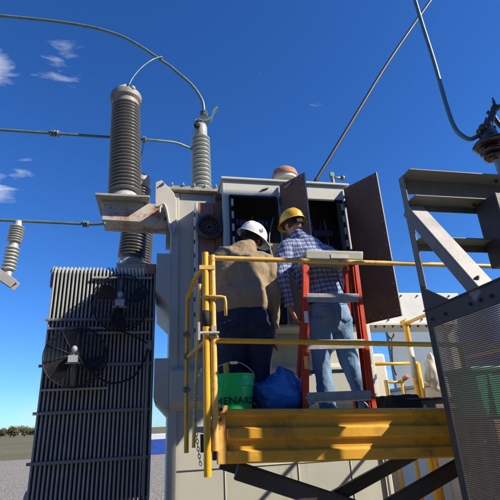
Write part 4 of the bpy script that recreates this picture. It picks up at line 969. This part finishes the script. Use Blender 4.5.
# woven mesh
b = MB(); y0, y1, za, zb = 1.10, 2.36, .95, 2.075
ny, nz = 132, 112
for i in range(ny + 1): y = y0 + (y1 - y0) * i / ny; b.bar((1.607, y, za), (1.607, y, zb), .0030, .0030, (1, 0, 0))
for i in range(nz + 1): z = za + (zb - za) * i / nz; b.bar((1.6035, y0, z), (1.6035, y1, z), .0042, .0040, (1, 0, 0))
b.build('wire_mesh', M['mesh'], St)
b = MB(); b.bar((1.604, 2.372, .93), (1.604, 2.372, 2.075), .010, .05, (0, 1, 0) if False else (1, 0, 0)); b.bar((1.604, 1.1, .93), (1.604, 2.4, .93), .01, .05, (1, 0, 0))
b.build('mesh_border', M['darksteel'], St)

# unseen slats added further right to throw streaked shade on the khaki shirt
b = MB()
for k in range(3): b.bar((2.95, 1.87 + k * .097, 4.75), (2.95, 1.885 + k * .097, 3.66), .075 if k % 2 else .083, .004, (0, 1, 0))
b.build('shade_slat', M['steel'], St, split=True)
b = MB()
for z in (3.66, 4.75): b.bar((2.97, 1.84, z), (2.97, 2.12, z), .03, .04, (1, 0, 0))
b.bar((2.99, 1.97, 0), (2.99, 1.97, 4.77), .05, .05, (1, 0, 0))
b.build('shade_slat_frame', M['steel'], St, split=True)

# unseen box on a tall column, added to throw shade on the radiator
Sb = thing('shade_box', 'unseen grey box on a tall steel column, added to shade the radiator', 'transformer', (4.5, 2.1, 0))
b = MB(); b.box((4.22, 1.86, 5.1), (4.7, 2.2, 7.0)); b.box((4.22, 2.202, 5.1), (4.7, 2.46, 6.62)); b.build('blocker_box', M['tank'], Sb, bevel=.02)
b = MB(); b.box((4.38, 2.05, 0), (4.55, 2.22, 5.098)); b.build('column', M['steel'], Sb, bevel=.01)

# dark switch box bolted behind the beams and its shaft
X = thing('switch_box', 'dark metal box bolted to the steel frame at the right edge', 'switch box', (2.5, 2.4, 2.4))
b = MB(); b.box((2.13, 2.17, 2.46), (2.38, 2.37, 2.93)); b.build('box_body', M['darksteel'], X, bevel=.008)
b = MB(); b.box((2.20, 2.155, 2.60), (2.235, 2.168, 2.95)); b.box((2.235, 2.155, 2.60), (2.37, 2.168, 2.635)); b.build('bracket_strip', M['steell'], X, bevel=.002)
b = MB(); b.tube([(2.22, 2.25, 2.47), (2.20, 2.25, 1.9)], .032); b.build('drive_shaft', M['darksteel'], X, smooth=True)
b = MB(); b.box((2.235, 2.20, 2.37), (2.30, 2.215, 2.44)); b.build('label_plate', M['cream'], X)
# pin insulator with clamp
Q = thing('pin_insulator', 'dark brown disc insulator with a clamp on top of the right steel frame', 'insulator', (2.41, 2.42, 3.24))
q = V((2.40, 2.34, 3.20)); ax = V((-.03, 0, 1))
b = MB(); b.lathe([(.05, -.063), (.05, -.05), (.022, -.042), (.022, .14)], q, ax, 14); b.build('pin', M['steell'], Q, auto=40)
b = MB(); b.lathe([(.03, .11), (.055, .115), (.075, .125), (.08, .14), (.05, .15), (.045, .16), (.085, .165), (.095, .18), (.09, .195), (.055, .21), (.05, .225), (.10, .225), (.128, .235), (.132, .25), (.12, .265), (.07, .285), (.06, .29)], q, ax, 40); b.build('discs', M['brownporc'], Q, auto=60)
b = MB(); b.lathe([(.066, .285), (.07, .30), (.065, .34), (.05, .365), (.03, .37)], q, ax, 24); b.build('cap', M['brownporc'], Q, auto=40)
b = MB(); cc = q + V((-.02, 0, .36)); b.tube([cc, cc + V((.05, 0, .08)), cc + V((.13, 0, .22))], .026, n=12); b.tube([cc + V((-.07, 0, -.005)), cc + V((.08, 0, .04))], .022, n=10); b.ball(cc + V((-.04, -.02, .02)), .03); b.ball(cc + V((.15, 0, .24)), (.035, .03, .03)); b.bolt(cc + V((.17, -.02, .24)), (.6, 0, .5), .014, .03); b.bolt(cc + V((.13, -.02, .26)), (-.2, -.2, .9), .012, .03); b.bolt(cc + V((-.02, -.03, .04)), (0, -.5, .9), .014, .03)
b.build('clamp', M['clampm'], Q, auto=45)
wire('bus_pipe', 'thick grey green pipe dropping from above and bending to the brown disc insulator', 'conductor', [(2.19, 2.5, 5.4), (2.20, 2.49, 4.8), (2.21, 2.48, 4.37), (2.21, 2.47, 3.88), (2.215, 2.45, 3.66), (2.245, 2.42, 3.56), (2.29, 2.40, 3.53), (2.36, 2.36, 3.56)], .017, M['bus'])
wire('jumper_cable', 'black cable arching from the insulator clamp out past the right edge', 'cable', [(2.53, 2.42, 3.83), (2.57, 2.42, 3.80), (2.60, 2.42, 3.72), (2.66, 2.42, 3.64), (2.8, 2.42, 3.56), (3.1, 2.42, 3.55)], .018, M['cable'])

# ------------------------------------------------------------------ background behind the railings
Du = thing('steel_duct', 'white bolted steel box girder behind the right cabinet door', 'girder', (4.3, 6.2, 0))
b = MB(); b.box((2.6, 6.0, 2.88), (4.66, 6.5, 3.36)); b.build('girder_body', M['duct'], Du, bevel=.012)
b = MB(); b.box((2.58, 5.94, 2.84), (4.60, 6.52, 2.877)); b.build('bottom_flange', M['cream'], Du, bevel=.004)
b = MB()
for i in range(14): b.bolt((2.7 + i * .14, 5.97, 2.839), (0, 0, -1), .018, .02); 
for i in range(7): b.bolt((2.8 + i * .28, 5.998, 2.93), (0, -1, 0), .014, .012); b.bolt((2.8 + i * .28, 5.998, 3.31), (0, -1, 0), .014, .012)
b.build('flange_bolt', M['darksteel'], Du, split=True)
b = MB(); 
for x in (2.75, 4.45): b.box((x, 6.2, 0), (x + .12, 6.32, 2.838))
b.build('support_leg', M['cream'], Du, split=True)
Gp = thing('equipment_panel', 'tall blue grey sheet metal panel under the white girder', 'panel', (5.2, 7.2, 0))
b = MB(); b.box((3.86, 7.0, .1), (6.6, 7.08, 3.05)); b.build('panel_body', M['bluegrey'], Gp, bevel=.02)
b = MB(); b.tube([(3.78, 6.95, 3.06), (3.82, 6.95, 2.9), (3.9, 6.95, 2.82), (3.96, 6.95, 2.9)], .015, smooth=4); b.tube([(3.9, 6.95, 2.82), (3.84, 6.95, 2.4), (3.87, 6.95, 2.2)], .012, smooth=4); b.build('hose', M['darksteel'], Gp, smooth=True)
cp = MB(); cp.box((2.94, 5.95, .05), (3.19, 6.12, 2.43)); tag(cp.build('junction_box', M['cream'], bevel=.04), 'pale rounded upright box just right of the tank edge', 'junction box')
cw = thing('retaining_wall', 'low cream wall rising behind the far yellow railing', 'wall', (4.2, 6.4, 0))
b = MB(); b.box((3.60, 5.3, 0), (3.74, 7.4, 1.93)); b.build('wall_body', M['cream'], cw, bevel=.01)
b = MB(); b.box((3.56, 5.3, 1.932), (3.78, 7.4, 1.97)); b.build('coping', M['rim'], cw)
Fr = thing('guard_rail', 'far yellow tube railing below the blue grey panel', 'railing', (3.2, 5.6, 0))
for nm, pts, r in (('top_rail', [(2.72, 5.62, 2.24), (3.48, 5.62, 2.24)], .022), ('end_post', [(3.48, 5.62, 0), (3.48, 5.62, 2.24)], .028)):
    b = MB(); b.tube(pts, r, n=12); b.build(nm, M['yel'], Fr, smooth=True)
Fr2 = thing('guard_rail', 'short low yellow railing beside the pale rounded box', 'railing', (3.0, 5.5, 0))
b = MB(); b.tube([(2.90, 5.5, 1.99), (3.13, 5.5, 1.99)], .018); b.build('top_rail', M['yelw'], Fr2, smooth=True)
for x in (2.90, 3.13):
    b = MB(); b.tube([(x, 5.5, 0), (x, 5.5, 2.02)], .026); b.build('post', M['yelw'], Fr2, smooth=True)
b = MB(); b.tube([(3.13, 5.46, 2.02), (3.2, 5.44, 2.06)], .03); b.build('valve_head', M['rustcap'], Fr2, smooth=True)
b = MB(); bmesh.ops.create_icosphere(b.bm, subdivisions=4, radius=1)
for v in b.bm.verts:
    d = v.co.copy(); r = 1 + .3 * noise.noise(d * 1.8 + V((9, 0, 2))); v.co = V((3.52 + d.x * .10 * r * (1.2 - .5 * d.z), 5.36 + d.y * .09 * r, 2.10 + d.z * .22 * r))
tag(b.build('canvas_bag', M['cream'], smooth=True), 'cream canvas bag hanging on the far yellow railing post', 'bag')
# black tarp over a steel table on the platform
tb = thing('steel_tray', 'long dark metal tray lying on the platform by the right post', 'tray', (2.4, 3.6, DZ))
b = MB(); b.prism([(2.02, 3.50, 1.60), (2.02, 3.50, 1.70), (2.72, 3.50, 1.70), (2.80, 3.50, 1.67), (2.72, 3.50, 1.60)], (0, .40, 0)); b.build('tray_body', M['traym'], tb, bevel=.006)
b = MB(); b.box((2.0, 3.47, 1.703), (2.78, 3.93, 1.715)); b.build('tray_lid', M['traym'], tb, bevel=.003)
b = MB(); bmesh.ops.create_grid(b.bm, x_segments=40, y_segments=40, size=.5)
for v in b.bm.verts:
    x, y = v.co.x, v.co.y; zz = 1.745 + .015 * noise.noise(V((x * 7, y * 7, 1)))
    e = max(0, -x - .30); zz -= e * .75; e2 = max(0, -y - .38); zz -= e2 * 1.3
    v.co = V((1.97 + x * .30 + .01 * noise.noise(V((x * 9, y * 9, 5))), 3.66 + y * .44, max(DZ + .005, zz)))
o = b.build('tarp', M['tarp'], smooth=True); o.modifiers.new('s', 'SOLIDIFY').thickness = .004
tag(o, 'crumpled black tarp draped over the left end of the dark metal tray', 'tarp')
# things seen through the mesh
st = thing('pallet_stack', 'stack of wooden pallets seen through the lower part of the wire mesh', 'pallets', (3.4, 3.3, 0))
for k in range(11):
    b = MB(); z = .0 + k * .14
    for i in range(6): b.box((2.04 + i * .19, 2.57, z + .11), (2.17 + i * .19, 2.91, z + .135))
    for y in (2.57, 2.71, 2.85): b.box((2.04, y, z), (3.12, y + .06, z + .108))
    b.build('pallet', M['wood'], st, bevel=.004)
cr = thing('plastic_bin', 'green plastic bin on the pallets seen through the wire mesh', 'bin', (3.3, 3.0, 1.55))
b = MB(); b.prism([(2.02, 2.62, 1.55), (1.98, 2.60, 1.83), (3.1, 2.60, 1.83), (3.05, 2.62, 1.55)], (0, .28, 0)); b.build('bin_body', M['crate'], cr, bevel=.02)
b = MB(); b.box((1.96, 2.58, 1.832), (3.12, 2.90, 1.865)); b.build('rim', M['crate'], cr, bevel=.01)
b = MB()
for i in range(6): b.box((2.1 + i * .17, 2.596, 1.57), (2.13 + i * .17, 2.616, 1.82))
b.build('rib', M['crate'], cr, split=True)
dr = thing('plastic_drum', 'blue plastic drum behind the green bin seen through the wire mesh', 'drum', (3.85, 4.6, 0))
b = MB(); b.lathe([(.30, 0), (.32, .05), (.34, .3), (.32, .33), (.34, .6), (.31, .65), (.30, .9)], (3.85, 4.6, 1.9), (0, 0, 1), 32); b.build('drum_body', M['bluebin'], dr, auto=40)
b = MB(); b.box((3.45, 4.2, 0), (4.25, 5.0, 1.898)); b.build('crate_base', M['wood'], dr, bevel=.01)

bn = thing('storage_container', 'small blue and white container far off between the radiator and the tank', 'container', (-1.2, 30, 0))
b = MB(); b.box((-2.8, 30, 0), (.5, 32.4, .85)); b.build('lower_side', M['bluebin'], bn, bevel=.02)
b = MB(); b.box((-2.8, 30, .852), (.5, 32.4, 1.15)); b.build('upper_side', M['duct'], bn, bevel=.02)

# unseen dark block added behind the camera to cut the sky fill
H_ = thing('sky_blocker', 'long unseen dark block added behind the camera to cut sky light', 'light blocker', (1, -8, 0))
b = MB(); b.box((-16, -11, 0), (12, -6.5, 7.5)); b.build('wall', mat('blocker_brown', (.10, .06, .045), .85, var=.2, bump=.4, bscale=30), H_)
b = MB(); b.box((-16.3, -11.3, 7.502), (12.3, -6.2, 7.8)); b.build('roof', M['darksteel'], H_)
